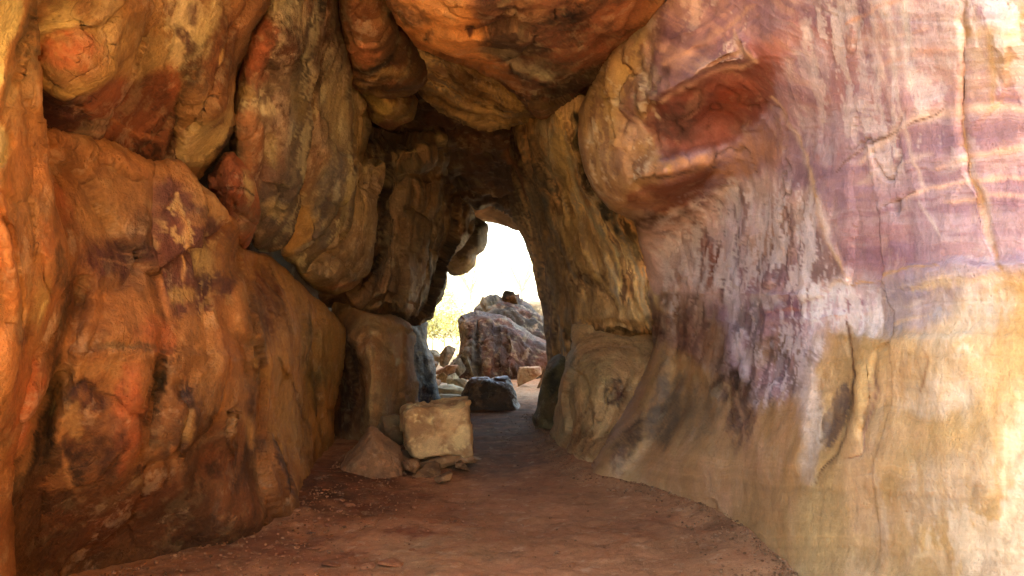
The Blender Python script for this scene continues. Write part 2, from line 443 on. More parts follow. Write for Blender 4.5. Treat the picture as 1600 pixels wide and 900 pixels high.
# ================================================================== right-hand rock wall with its overhanging nose
view_mass('rock_wall', 'tall pink and purple banded sandstone wall with an overhanging nose and ochre foot', 'rock wall',
 outline=[(1085, -160, 0), (1045, -20), (1025, 5), (1003, 30), (965, 58), (948, 80), (928, 122), (908, 165), (903, 210), (912, 262), (935, 305), (962, 332),
          (990, 346), (1000, 378), (1007, 420), (1010, 470), (1018, 512), (1020, 545), (1003, 580), (978, 630), (950, 682), (922, 725), (912, 752),
          (945, 790, 0), (1010, 815, 0), (1150, 880, 0), (1260, 980, 0), (1400, 1130, 0), (1900, 1300, 0), (2050, 500, 0), (1950, -160, 0)],
 depth=[(915, 752, 8.0), (1000, 772, 7.4), (1140, 832, 6.05), (1215, 900, 5.02), (1300, 1000, 4.02), (1450, 1150, 3.2), (1000, 860, 7.6), (1120, 930, 6.2),
        (1600, 900, 2.95), (1600, 500, 3.1), (1600, 0, 2.9), (1600, -160, 2.8), (1400, 900, 3.8), (1420, 700, 3.75), (1420, 300, 3.95), (1400, 0, 3.75), (1300, 700, 4.55), (1300, 500, 4.9),
        (1300, 200, 4.85), (1300, 0, 4.5), (1200, 0, 5.2), (1100, 640, 7.1), (1100, 720, 6.5), (1100, 500, 8.0), (1200, 600, 5.9), (1200, 450, 6.1), (1020, 560, 9.0), (1100, 400, 8.2),
        (1015, 410, 9.2), (1000, 660, 8.3), (1100, 320, 7.8), (1140, 285, 7.2), (985, 285, 7.3), (925, 200, 7.7), (1000, 150, 6.9), (1000, 240, 7.3), (1010, 50, 6.6),
        (1040, -20, 6.2), (1100, 20, 5.9), (1060, 100, 6.1), (1150, 60, 5.6), (1215, 110, 5.4), (1095, 125, 5.95), (1070, 180, 6.5), (1120, 185, 6.65), (1185, 160, 6.1),
        (1060, 240, 7.0), (1040, 268, 6.8), (1110, 258, 6.9), (1040, 305, 7.5), (1060, 335, 8.3), (1010, 338, 8.1), (1230, 300, 5.7), (1200, 220, 6.2),
        (1900, 500, 2.5), (1950, -100, 2.3), (1900, 1250, 2.4)],
 base=(184, 146, 116), base2=(166, 128, 98), mat='pink', varn=.0, bloom=.12, cell_t=[(1.1, .015, .0), (.42, .05, .012, (965, 200, 55, 150)), (.25, .02, .006, (1120, 480, 150, 160))], rnd=(26, .5), cell=3.0, amp=.032, nsc=1.15, ridge=.0, cracks=.022, seed=3, back=1.2, edge_noise=2.0,
 strata=[(1000, 500, 1.4), (1300, 440, 1.1), (1600, 400, 1.0), (1200, 250, .3), (1400, 210, .1), (1600, 170, 0), (1000, 20, -.1), (1300, 20, -.7), (1600, 0, -.9), (1100, 130, .15), (1000, 700, 2.2), (1600, 800, 2.4)],
 srelief=.006, stretch=(1, 1, .75),
 bumps=[(1262, 610, 26, 110, 14, .10), (1335, 600, 22, 95, 4, .07), (1300, 655, 15, 52, 8, -.13), (1080, 120, 60, 16, -30, .10), (1130, 620, 40, 60, 0, -.10),
        (1180, 560, 40, 120, 4, .08), (1450, 560, 110, 60, 0, .05), (1500, 700, 80, 90, 20, .05), (1400, 660, 60, 50, 0, -.05), (1560, 60, 60, 60, 0, .08), (1000, 120, 18, 22, 0, -.16),
        (975, 215, 20, 20, 0, .05), (1085, 85, 26, 14, -20, -.10), (1035, 560, 18, 90, 12, .14), (1070, 600, 16, 90, 14, -.10), (1120, 440, 30, 70, 0, .1), (1065, 430, 25, 60, 0, .08)],
 strokes=[
  ([(1205, 150), (1235, 200), (1262, 262), (1280, 330), (1303, 390), (1325, 440)], 8, .025), ([(1192, 150), (1222, 215), (1248, 275), (1266, 340), (1290, 400)], 8, -.025),
  ([(1375, 30), (1385, 120), (1412, 190), (1428, 262), (1450, 320), (1478, 372)], 4, .006),
  ([(1505, 0), (1512, 100), (1508, 200), (1525, 290), (1543, 365), (1560, 422)], 5, -.03), ([(1495, 0), (1500, 100), (1497, 200), (1515, 290), (1532, 365)], 5, .008),
  ([(1270, 285), (1320, 262), (1352, 232)], 4, -.01),
  ([(1385, 322), (1415, 312), (1440, 298)], 3.5, -.015), ([(1325, 443), (1360, 438), (1400, 425), (1480, 412), (1560, 408), (1640, 395)], 5, .07, 's', 45),
  ([(1290, 520), (1330, 515), (1380, 522), (1440, 528), (1520, 520)], 5, .04, 's', 60),
  ([(1268, 540), (1262, 600), (1248, 700), (1242, 740)], 10, .04), ([(1320, 512), (1324, 600), (1318, 680), (1300, 716), (1272, 754)], 5, -.045),
  ([(1384, 528), (1360, 560), (1364, 610), (1353, 690), (1346, 714), (1318, 716)], 5, -.035), ([(1333, 560), (1338, 640), (1335, 700)], 14, .03),
  ([(1190, 500), (1262, 498), (1320, 490)], 5, .03),
  ([(1022, 540), (1010, 600), (985, 670), (948, 745)], 15, .14), ([(1050, 480), (1056, 560), (1032, 650), (990, 735)], 13, -.10),
  ([(1070, 470), (1085, 540), (1110, 600), (1120, 680)], 9, .06),
  ([(1178, 94), (1150, 98), (1110, 112), (1055, 142), (1012, 166), (1000, 190)], 5, .18, 's', 55), ([(1150, 50), (1170, 84), (1186, 102)], 4, .06),
  ([(1105, 108), (1130, 92), (1160, 82)], 4, -.06), ([(1030, 246), (1090, 236), (1150, 208), (1200, 160)], 5, .08, 's', 30),
  ([(1125, 256), (1070, 270), (1020, 277), (975, 292)], 4.5, .16, 's', 32), ([(1120, 258), (1095, 290), (1065, 318), (1020, 332)], 7, -.14),
  ([(1020, 70), (1085, 45), (1150, 5)], 4, .03), ([(1030, 100), (1120, 60), (1190, 20)], 3, -.02),
  ([(925, 125), (915, 180), (925, 240), (950, 290), (985, 320)], 9, -.05), ([(1012, 60), (1018, 90), (1012, 110), (1022, 150)], 5, -.07), ([(975, 100), (990, 110), (1012, 108)], 4, -.06),
  ([(1010, 455), (1045, 485), (1080, 492)], 5, .07), ([(1085, 420), (1105, 450), (1135, 480), (1148, 520)], 5, -.05), ([(1062, 350), (1075, 420), (1092, 450)], 6, -.05),
  ([(1000, 520), (1040, 525), (1070, 520)], 4, -.05), ([(1150, 458), (1210, 462), (1262, 456)], 4, .03), ([(1262, 470), (1262, 540), (1258, 640)], 3, -.02),
 ],
 paint=[
  # purple / pink upper wall
  ('p', [(985, 40), (1050, -200), (1700, -200), (1700, 400), (1560, 412), (1400, 430), (1330, 445), (1270, 520), (1140, 520), (1080, 400), (1040, 300), (1010, 200)], (156, 116, 132), .95, 16),
  ('e', 1120, 40, 150, 70, -25, (132, 84, 96), .8), ('e', 1260, 20, 110, 50, -20, (150, 108, 120), .7), ('e', 1240, 80, 60, 40, -20, (196, 98, 66), .65),
  ('e', 1330, 130, 90, 90, -20, (192, 130, 126), .5), ('e', 1330, 200, 70, 60, 30, (184, 114, 106), .6), ('e', 1260, 110, 36, 36, 0, (204, 182, 196), .7),
  ('e', 1400, 290, 110, 70, -20, (160, 124, 142), .8), ('e', 1380, 390, 70, 50, -10, (146, 96, 112), .85), ('e', 1480, 370, 60, 40, 0, (172, 140, 152), .7), ('e', 1580, 280, 60, 40, 0, (158, 100, 124), .6),
  ('e', 1440, 60, 70, 90, 0, (222, 192, 182), .7), ('e', 1530, 90, 60, 70, 0, (206, 178, 140), .7), ('e', 1580, 70, 30, 60, 0, (156, 132, 84), .7), ('e', 1590, 20, 20, 30, 0, (176, 150, 50), .6), ('e', 1574, 100, 14, 14, 0, (180, 150, 60), .5),
  ('e', 1460, 130, 60, 60, 0, (208, 152, 148), .5), ('e', 1350, 60, 50, 26, -25, (206, 140, 112), .6), ('e', 1310, 210, 50, 40, 0, (200, 182, 196), .5), ('e', 1580, 360, 40, 30, 0, (196, 158, 164), .6),
  # nose
  ('p', [(948, 80), (1010, 20), (1030, 60), (1010, 110), (1030, 200), (1030, 260), (985, 330), (930, 300), (903, 210), (908, 165)], (186, 138, 74), .95, 12),
  ('e', 1000, 25, 26, 45, 30, (196, 168, 100), .8), ('e', 965, 130, 30, 50, 20, (196, 150, 70), .7), ('e', 985, 225, 36, 40, 0, (190, 132, 76), .6), ('e', 1000, 130, 20, 24, 0, (136, 88, 62), .8),
  ('e', 1000, 200, 22, 22, 0, (200, 160, 140), .5), ('e', 950, 210, 20, 60, 0, (190, 150, 90), .5),
  ('p', [(1015, 165), (1100, 122), (1190, 96), (1212, 130), (1190, 180), (1140, 222), (1060, 246), (1030, 230)], (134, 62, 42), .95, 9),
  ('e', 1150, 150, 46, 22, -25, (150, 60, 28), .8), ('e', 1055, 195, 34, 30, 0, (104, 62, 54), .8), ('e', 1085, 165, 12, 24, 20, (162, 112, 88), .6), ('e', 1070, 80, 60, 24, -28, (136, 88, 72), .7),
  ('e', 1115, 100, 34, 12, -22, (196, 150, 122), .7), ('e', 1130, 95, 22, 9, -22, (136, 78, 48), .8), ('e', 1030, 50, 14, 20, 0, (110, 66, 62), .7), ('e', 1018, 35, 6, 12, 0, (226, 206, 180), .8),
  ('l', [(1030, 160), (1090, 130), (1150, 108), (1180, 96)], 4, (226, 170, 140), .9), ('l', [(1035, 100), (1110, 55), (1180, 5)], 5, (214, 150, 100), .6), ('l', [(1145, 45), (1160, 75), (1185, 98)], 5, (206, 160, 124), .7),
  ('e', 1060, 262, 60, 14, -6, (206, 140, 88), .85), ('p', [(976, 300), (1030, 286), (1122, 262), (1100, 292), (1060, 326), (1010, 336), (984, 326)], (142, 74, 38), .95, 6), ('e', 1010, 318, 36, 14, 0, (190, 130, 80), .6), ('e', 1050, 345, 60, 16, -8, (92, 52, 28), .85),
  ('e', 1160, 250, 50, 26, -30, (190, 128, 84), .7), ('e', 1200, 230, 30, 40, 0, (168, 108, 70), .6), ('l', [(985, 285), (1020, 276), (1060, 274), (1120, 258)], 2, (60, 36, 20), .8), ('e', 1045, 262, 4, 10, 5, (214, 156, 70), .8), ('e', 940, 180, 18, 30, 0, (170, 128, 66), .7), ('e', 985, 165, 16, 24, 0, (150, 100, 86), .8), ('e', 990, 260, 30, 20, 0, (170, 116, 62), .7), ('e', 1010, 120, 12, 26, 0, (214, 190, 170), .7), ('e', 960, 280, 24, 20, 30, (150, 104, 58), .6),
  # mid wall, mottled white on brown-violet; base lightened in place of missing light
  ('p', [(1000, 370), (1080, 330), (1160, 280), (1230, 280), (1290, 360), (1330, 440), (1290, 500), (1200, 500), (1120, 480), (1020, 460)], (220, 174, 160), .85, 14),
  ('e', 1060, 400, 36, 44, 0, (206, 176, 170), .8), ('e', 1125, 350, 26, 36, 20, (226, 200, 206), .8), ('e', 1110, 410, 12, 34, -12, (150, 66, 34), .85), ('e', 1150, 390, 22, 70, -10, (224, 202, 214), .75), ('e', 1160, 440, 30, 26, 0, (150, 94, 108), .7),
  ('e', 1200, 370, 34, 50, 0, (176, 134, 104), .6), ('e', 1205, 420, 24, 16, 0, (222, 204, 212), .7), ('e', 1230, 430, 34, 26, 0, (160, 108, 122), .7), ('e', 1260, 340, 30, 40, 10, (212, 176, 156), .65), ('e', 1270, 400, 26, 34, 0, (212, 178, 182), .7),
  ('e', 1180, 340, 18, 26, 0, (224, 200, 206), .7), ('e', 1190, 300, 24, 18, 0, (206, 178, 160), .5), ('e', 1050, 470, 40, 14, 0, (140, 96, 56), .7), ('l', [(1015, 440), (1028, 475), (1060, 492), (1082, 490)], 3.5, (222, 180, 110), .8),
  ('e', 1060, 520, 50, 34, 0, (120, 72, 46), .8), ('e', 1075, 560, 30, 36, 0, (142, 84, 56), .7), ('e', 1110, 540, 16, 30, 0, (160, 110, 66), .7),
  ('w', [(1050, 360), (1110, 320), (1230, 300), (1300, 400), (1320, 470), (1200, 500), (1120, 470)], 22, (106, 66, 72), .6, 4.5, .6, .02),
  ('w', [(1080, 340), (1140, 310), (1240, 290), (1290, 380), (1320, 440), (1240, 470), (1110, 450)], 22, (236, 218, 218), .75, 6.5, .6, .05),
  ('w', [(1010, 360), (1090, 350), (1100, 460), (1030, 480)], 16, (214, 192, 184), .6, 5.0, .5, .05), ('w', [(1020, 490), (1110, 470), (1130, 580), (1040, 590)], 16, (96, 56, 40), .7, 5.0, .6, .0),
  ('w', [(1030, -20), (1250, -60), (1210, 90), (1100, 120), (1020, 160)], 18, (226, 196, 178), .6, 4.0, 1.0, .16), ('w', [(1240, 20), (1560, -20), (1560, 200), (1300, 230)], 30, (238, 222, 214), .6, 3.2, .5, .08),
  ('w', [(940, 90), (1020, 60), (1030, 200), (980, 300), (915, 260)], 12, (128, 84, 62), .6, 5.0, .8, .12), ('w', [(940, 90), (1020, 60), (1030, 200), (980, 300), (915, 260)], 12, (226, 200, 160), .55, 6.0, .8, .16),
  # block of white-veined violet rock
  ('p', [(1140, 470), (1255, 458), (1262, 520), (1258, 600), (1230, 620), (1150, 600)], (168, 128, 144), .85, 10), ('e', 1225, 480, 40, 16, 0, (134, 84, 108), .8), ('l', [(1195, 486), (1230, 484), (1262, 482)], 2.5, (196, 120, 100), .8),
  ('l', [(1136, 400), (1150, 480), (1158, 560), (1172, 640)], 9, (230, 212, 222), .9), ('l', [(1175, 470), (1180, 520), (1188, 560)], 8, (222, 204, 214), .85), ('e', 1195, 470, 22, 12, 0, (200, 184, 180), .7), ('e', 1190, 555, 26, 16, 0, (196, 178, 164), .6),
  ('e', 1215, 545, 34, 24, 0, (134, 96, 62), .85), ('e', 1245, 590, 18, 40, 0, (110, 90, 84), .7), ('e', 1188, 690, 9, 40, 0, (140, 96, 92), .75), ('e', 1178, 620, 8, 50, 0, (166, 130, 118), .6),
  ('p', [(1262, 465), (1300, 445), (1358, 450), (1374, 500), (1370, 520), (1330, 512), (1290, 520), (1264, 545)], (222, 194, 202), .9, 7), ('e', 1330, 476, 18, 13, 0, (146, 78, 100), .9), ('l', [(1290, 496), (1330, 493), (1370, 486)], 2.5, (226, 160, 130), .8),
  ('e', 1362, 500, 12, 22, 0, (236, 222, 214), .8), ('e', 1276, 540, 10, 24, 0, (196, 178, 186), .8),
  ('w', [(1135, 400), (1200, 460), (1262, 470), (1262, 600), (1200, 640), (1160, 640)], 12, (232, 214, 220), .65, 7.5, .5, .02), ('w', [(1150, 500), (1262, 500), (1262, 620), (1170, 700)], 14, (92, 64, 66), .6, 6.0, .5, .10),
  ('w', [(1262, 450), (1370, 450), (1372, 520), (1264, 550)], 8, (246, 236, 238), .8, 8.0, .6, .0),
  # grey-blue strip
  ('p', [(1330, 446), (1400, 430), (1480, 416), (1600, 405), (1700, 395), (1700, 440), (1600, 440), (1500, 470), (1440, 520), (1380, 520), (1358, 460)], (164, 148, 156), .8, 15),
  ('l', [(1370, 470), (1410, 445), (1460, 436), (1520, 425)], 2.5, (214, 188, 176), .8), ('l', [(1385, 495), (1430, 470), (1480, 450)], 2.5, (200, 176, 166), .7), ('l', [(1390, 505), (1440, 492), (1500, 486)], 3, (206, 170, 130), .7),
  ('e', 1470, 495, 20, 12, 0, (132, 150, 184), .7), ('e', 1420, 450, 40, 16, -10, (132, 122, 150), .6), ('e', 1400, 520, 24, 10, 0, (130, 132, 142), .6),
  ('b', [(1200, 0), (1230, -200), (1750, -200), (1700, 400), (1560, 410), (1400, 426), (1330, 440), (1290, 340), (1240, 180)], 20, .5, 2.6, [(126, 88, 116), (156, 114, 138), (188, 138, 138), (202, 172, 172), (160, 114, 124), (138, 100, 126)]),
  ('b', [(1030, 150), (1000, 20), (1050, -150), (1260, -150), (1240, 60), (1180, 90), (1100, 115)], 14, .5, 3.2, [(114, 72, 84), (146, 96, 100), (198, 138, 112), (154, 106, 112), (122, 78, 88)]),
  # bands of the upper wall
  ('l', [(1345, 258), (1400, 210), (1450, 182), (1520, 168), (1660, 172)], 7, (232, 190, 164), .8), ('l', [(1310, 268), (1360, 228), (1440, 190), (1480, 165)], 2, (120, 76, 44), .85),
  ('l', [(1420, 312), (1470, 292), (1530, 280), (1660, 280)], 4, (232, 180, 150), .85), ('l', [(1470, 262), (1540, 238), (1660, 232)], 5, (226, 172, 140), .7), ('l', [(1480, 318), (1560, 304), (1660, 302)], 3, (220, 170, 142), .7),
  ('l', [(1340, 290), (1400, 262), (1470, 236)], 5, (206, 172, 156), .6), ('l', [(1320, 40), (1380, 12), (1440, -10)], 4, (220, 150, 110), .7), ('l', [(1320, 55), (1390, 60), (1460, 44)], 3, (216, 160, 130), .5),
  ('l', [(1380, 100), (1440, 82), (1520, 70)], 6, (222, 160, 134), .6), ('l', [(1500, 52), (1560, 50), (1640, 55)], 6, (216, 172, 120), .6),
  ('l', [(1392, -10), (1396, 60), (1402, 110), (1420, 180), (1440, 260), (1455, 300)], 3.5, (226, 196, 180), .5), ('l', [(1372, 0), (1378, 90), (1398, 150), (1420, 195)], 4, (222, 182, 164), .5), ('l', [(1420, 0), (1422, 70), (1430, 140)], 7, (236, 222, 206), .6),
  ('l', [(1444, 310), (1462, 345), (1480, 370)], 2.2, (222, 200, 188), .5),
  ('l', [(1505, -20), (1512, 100), (1508, 200), (1525, 290), (1545, 370), (1560, 424)], 5, (150, 104, 44), .9), ('l', [(1520, 250), (1538, 320), (1548, 380)], 5, (220, 196, 176), .5), ('l', [(1545, 40), (1548, 100), (1552, 160)], 6, (190, 148, 70), .6),
  ('l', [(1205, 150), (1240, 210), (1262, 262), (1280, 330), (1303, 390), (1325, 436)], 4, (224, 176, 120), .8), ('l', [(1212, 160), (1245, 225), (1264, 280)], 3, (180, 150, 150), .7), ('l', [(1275, 310), (1298, 370), (1312, 412)], 3, (222, 200, 190), .7),
  ('l', [(1325, 443), (1360, 439), (1400, 426), (1470, 413)], 2.2, (196, 140, 70), .9), ('l', [(1385, 322), (1415, 312), (1440, 299)], 1.8, (110, 66, 40), .9), ('e', 1500, 440, 80, 8, -5, (200, 170, 110), .6),
  # ochre foot
  ('p', [(1275, 540), (1330, 515), (1450, 522), (1500, 475), (1580, 440), (1750, 430), (1900, 1300), (1300, 1100), (1215, 900), (1240, 700)], (196, 150, 72), .92, 18),
  ('e', 1520, 480, 46, 36, 0, (200, 188, 170), .7, 1.3), ('e', 1500, 560, 60, 70, 0, (206, 178, 136), .6), ('e', 1470, 620, 70, 30, 0, (212, 190, 160), .6), ('e', 1430, 590, 34, 26, 0, (180, 146, 96), .6), ('e', 1480, 760, 80, 46, -30, (200, 172, 140), .6, 1.4), ('e', 1600, 690, 46, 70, 0, (226, 204, 160), .7, 1.4),
  ('e', 1400, 690, 50, 16, -20, (196, 150, 84), .6), ('e', 1560, 600, 36, 60, 0, (214, 166, 90), .6), ('e', 1350, 870, 40, 40, 0, (190, 146, 84), .6), ('e', 1330, 850, 34, 20, 0, (216, 166, 84), .6), ('e', 1600, 840, 60, 60, 0, (206, 164, 96), .5), ('e', 1520, 900, 70, 30, 0, (190, 156, 100), .5),
  ('l', [(1560, 480), (1558, 600), (1556, 720), (1560, 840)], 5, (212, 160, 84), .7), ('l', [(1572, 660), (1570, 760), (1565, 820)], 4, (236, 206, 150), .7),
  ('p', [(1255, 560), (1282, 600), (1285, 690), (1262, 752), (1245, 740), (1246, 660)], (206, 184, 172), .65, 9), ('e', 1300, 652, 15, 50, 9, (116, 86, 66), .95, .25), ('e', 1322, 630, 6, 34, 6, (84, 66, 44), .8),
  ('l', [(1319, 500), (1324, 560), (1326, 620), (1318, 690), (1302, 716), (1272, 754)], 2.2, (100, 54, 24), .95), ('l', [(1378, 528), (1361, 560), (1365, 610), (1354, 680), (1348, 712), (1318, 716)], 2.0, (110, 60, 28), .95), ('l', [(1358, 600), (1352, 670)], 6, (120, 84, 50), .7),
  ('e', 1338, 640, 13, 70, 4, (204, 158, 84), .7), ('e', 1392, 560, 40, 34, 0, (206, 160, 88), .5), ('l', [(1440, 540), (1446, 580), (1442, 610)], 2, (150, 100, 50), .7),
  ('w', [(1380, 560), (1620, 480), (1640, 880), (1420, 860), (1350, 740)], 40, (228, 206, 176), .45, 1.8, .6, .02), ('w', [(1300, 560), (1620, 450), (1640, 900), (1300, 900)], 30, (150, 108, 50), .35, 3.0, .8, .20),
  # brown lower fold
  ('p', [(1020, 540), (1100, 570), (1180, 640), (1240, 620), (1250, 720), (1230, 880), (1140, 860), (1000, 800), (905, 760), (985, 640)], (188, 134, 60), .9, 14),
  ('e', 1140, 605, 36, 24, 10, (84, 54, 34), .9), ('e', 1160, 650, 22, 46, 0, (96, 60, 36), .85), ('l', [(1134, 600), (1137, 620), (1134, 640)], 3, (190, 150, 90), .8), ('l', [(1150, 612), (1156, 650), (1160, 690)], 2.5, (180, 130, 80), .7),
  ('e', 1090, 640, 40, 46, 0, (134, 104, 66), .7), ('e', 1028, 620, 14, 60, 14, (118, 96, 76), .8), ('e', 980, 690, 14, 50, 24, (92, 64, 40), .8), ('e', 1045, 650, 14, 60, 14, (100, 82, 62), .7), ('e', 1080, 760, 80, 40, 25, (182, 124, 62), .7),
  ('e', 1200, 760, 50, 50, 0, (172, 124, 66), .6), ('e', 1010, 540, 12, 20, 0, (150, 140, 134), .6),
 ])

# ================================================================== streaked slab right of the exit
view_mass('rock_slab', 'grey and ochre streaked slab curving down between the pink wall and the bright exit', 'rock slab',
 outline=[(775, 165, 0), (800, 160, 0), (842, 178), (868, 172, 0), (912, 150, 0), (960, 200, 0), (1000, 330, 0), (1045, 380, 0), (1050, 480, 0), (1022, 519), (985, 528), (940, 527), (905, 518), (893, 530), (890, 570, 0), (868, 600, 0), (856, 560),
          (852, 520), (843, 470), (834, 425), (820, 380), (808, 352), (792, 325), (782, 290), (778, 240)],
 depth=[(780, 180, 13), (850, 182, 9.4), (915, 160, 8.6), (790, 300, 15), (825, 390, 14.5), (845, 470, 14), (858, 560, 13.4), (900, 300, 10.2), (870, 420, 12), (950, 420, 9.8), (1000, 520, 9.5), (1040, 380, 9.6), (950, 320, 9.2), (905, 515, 10.8), (880, 250, 9.6), (960, 250, 9.0), (950, 500, 9.9), (830, 250, 11)],
 base=(178, 134, 84), base2=(146, 108, 72), mat='banded', rnd=(34, .9), cell=2.5, amp=.05, nsc=1.3, seed=11, back=1.2, stretch=(1, 1, .5),
 strata=[(780, 200, 0), (790, 300, 0), (835, 425, 0), (852, 530, 0), (850, 182, 1.0), (870, 300, 1.05), (905, 400, 1.2), (950, 480, 1.5), (905, 180, 2.2), (925, 270, 2.2), (960, 350, 2.2), (1000, 430, 2.4), (1020, 510, 2.5), (870, 180, 1.5), (900, 290, 1.6), (940, 380, 1.8), (980, 480, 2.1)],
 srelief=.05,
 bumps=[(930, 400, 18, 60, -25, -.12), (965, 380, 14, 50, -28, .12), (930, 470, 40, 18, 20, -.14), (985, 440, 20, 40, -15, .10)],
 strokes=[([(905, 175), (912, 240), (935, 310), (975, 360), (1000, 400)], 12, -.3), ([(880, 200), (895, 280), (920, 340), (950, 400), (975, 450), (1005, 505)], 5, -.09), ([(850, 200), (862, 280), (885, 350), (920, 410), (950, 460)], 6, .06),
          ([(895, 515), (940, 505), (1000, 515)], 5, -.08), ([(815, 240), (830, 330), (855, 400), (870, 500)], 8, .08), ([(905, 425), (930, 440), (955, 470)], 8, -.09)],
 paint=[('b', [(700, 100), (1100, 100), (1100, 620), (700, 620)], 5, .8, 1.25, [(96, 66, 46), (214, 154, 90), (168, 150, 138), (240, 190, 122), (120, 80, 54), (224, 164, 98), (88, 68, 58), (204, 156, 104)]), ('e', 860, 230, 16, 60, -8, (170, 156, 130), .7), ('e', 880, 250, 14, 70, -8, (186, 150, 84), .7), ('l', [(902, 180), (912, 250), (930, 310), (965, 355), (990, 380)], 10, (50, 42, 36), .9), ('l', [(885, 230), (900, 300), (930, 355), (965, 400)], 5, (176, 164, 134), .7),
        ('e', 840, 300, 16, 60, -10, (90, 82, 74), .7), ('e', 900, 370, 22, 46, -30, (172, 132, 76), .7), ('e', 860, 400, 20, 60, -16, (128, 100, 80), .6), ('e', 850, 500, 14, 50, 0, (100, 66, 40), .7), ('e', 795, 240, 16, 60, -6, (66, 44, 28), .85), ('e', 800, 320, 16, 30, -20, (80, 56, 40), .8),
        ('l', [(782, 205), (795, 240), (812, 275), (822, 310)], 4, (150, 84, 40), .8), ('e', 930, 435, 26, 14, 25, (82, 46, 22), .8), ('e', 940, 400, 16, 40, -28, (176, 134, 80), .6), ('e', 960, 490, 46, 22, 8, (170, 126, 74), .6), ('e', 945, 520, 40, 7, 3, (74, 54, 34), .8), ('e', 985, 395, 20, 30, 0, (140, 112, 74), .6),
        ('e', 1000, 470, 14, 40, 0, (186, 150, 96), .5), ('l', [(870, 330), (900, 400), (950, 450), (975, 500)], 4, (196, 154, 90), .7), ('l', [(850, 300), (870, 370), (905, 430)], 3, (110, 106, 110), .7), ('e', 885, 470, 14, 50, -10, (150, 108, 62), .5)])

view_mass('rock_buttress', 'dull brown upright block wedged under the streaked slab right of the path', 'rock block',
 outline=[(893, 512, 0), (903, 503, 0), (930, 500, 0), (975, 500, 0), (1000, 510, 0), (1030, 512, 0), (1036, 570, 0), (1030, 640, 0), (990, 720, 0), (930, 745), (905, 738), (880, 722), (862, 700), (858, 680), (868, 640), (876, 600), (882, 565), (890, 538)],
 depth=[(905, 738, 8.5), (862, 698, 10.2), (900, 500, 11.4), (980, 500, 10.8), (900, 540, 10.2), (990, 560, 9.4), (940, 620, 8.9), (990, 660, 8.9), (870, 620, 10.2), (930, 560, 9.4)],
 base=(212, 154, 100), base2=(176, 120, 74), mat='rust', cell_t=[(.7, .05, .015)], rnd=(12, .3), cell=2.5, amp=.03, nsc=1.6, seed=17, stretch=(1, 1, .6), cracks=.02,
 bumps=[(955, 610, 22, 26, -30, -.10), (920, 690, 30, 16, -20, .10)], strokes=[([(985, 545), (995, 590), (975, 640), (940, 690)], 7, -.12), ([(895, 550), (888, 620), (880, 700)], 5, .05), ([(905, 700), (940, 680), (970, 670)], 5, -.05)],
 paint=[('e', 962, 610, 20, 22, -30, (70, 52, 46), .9), ('e', 890, 560, 10, 30, 8, (150, 134, 112), .7), ('e', 925, 690, 36, 24, -10, (166, 100, 44), .7), ('e', 925, 590, 30, 40, 0, (150, 118, 74), .6), ('e', 890, 640, 10, 50, 6, (110, 96, 72), .6), ('l', [(958, 600), (948, 620), (946, 640)], 2, (206, 140, 60), .6)])

view_mass('rock_buttress', 'small greenish brown block at the foot of the exit, behind the dull brown one', 'rock block',
 outline=[(868, 556), (888, 552), (900, 560, 0), (895, 620, 0), (880, 680, 0), (862, 684), (840, 676), (832, 660), (838, 630), (848, 595), (858, 568)],
 depth=[(840, 672, 11.7), (870, 676, 11.5), (868, 560, 12.2), (890, 600, 11.6), (850, 620, 11.8)],
 base=(104, 84, 54), base2=(80, 62, 42), mat='rust', rnd=(16, .4), cell=2.5, amp=.05, nsc=1.8, seed=19, paint=[('e', 862, 600, 8, 20, 10, (50, 42, 32), .8), ('e', 850, 650, 14, 20, 0, (120, 92, 56), .6)])

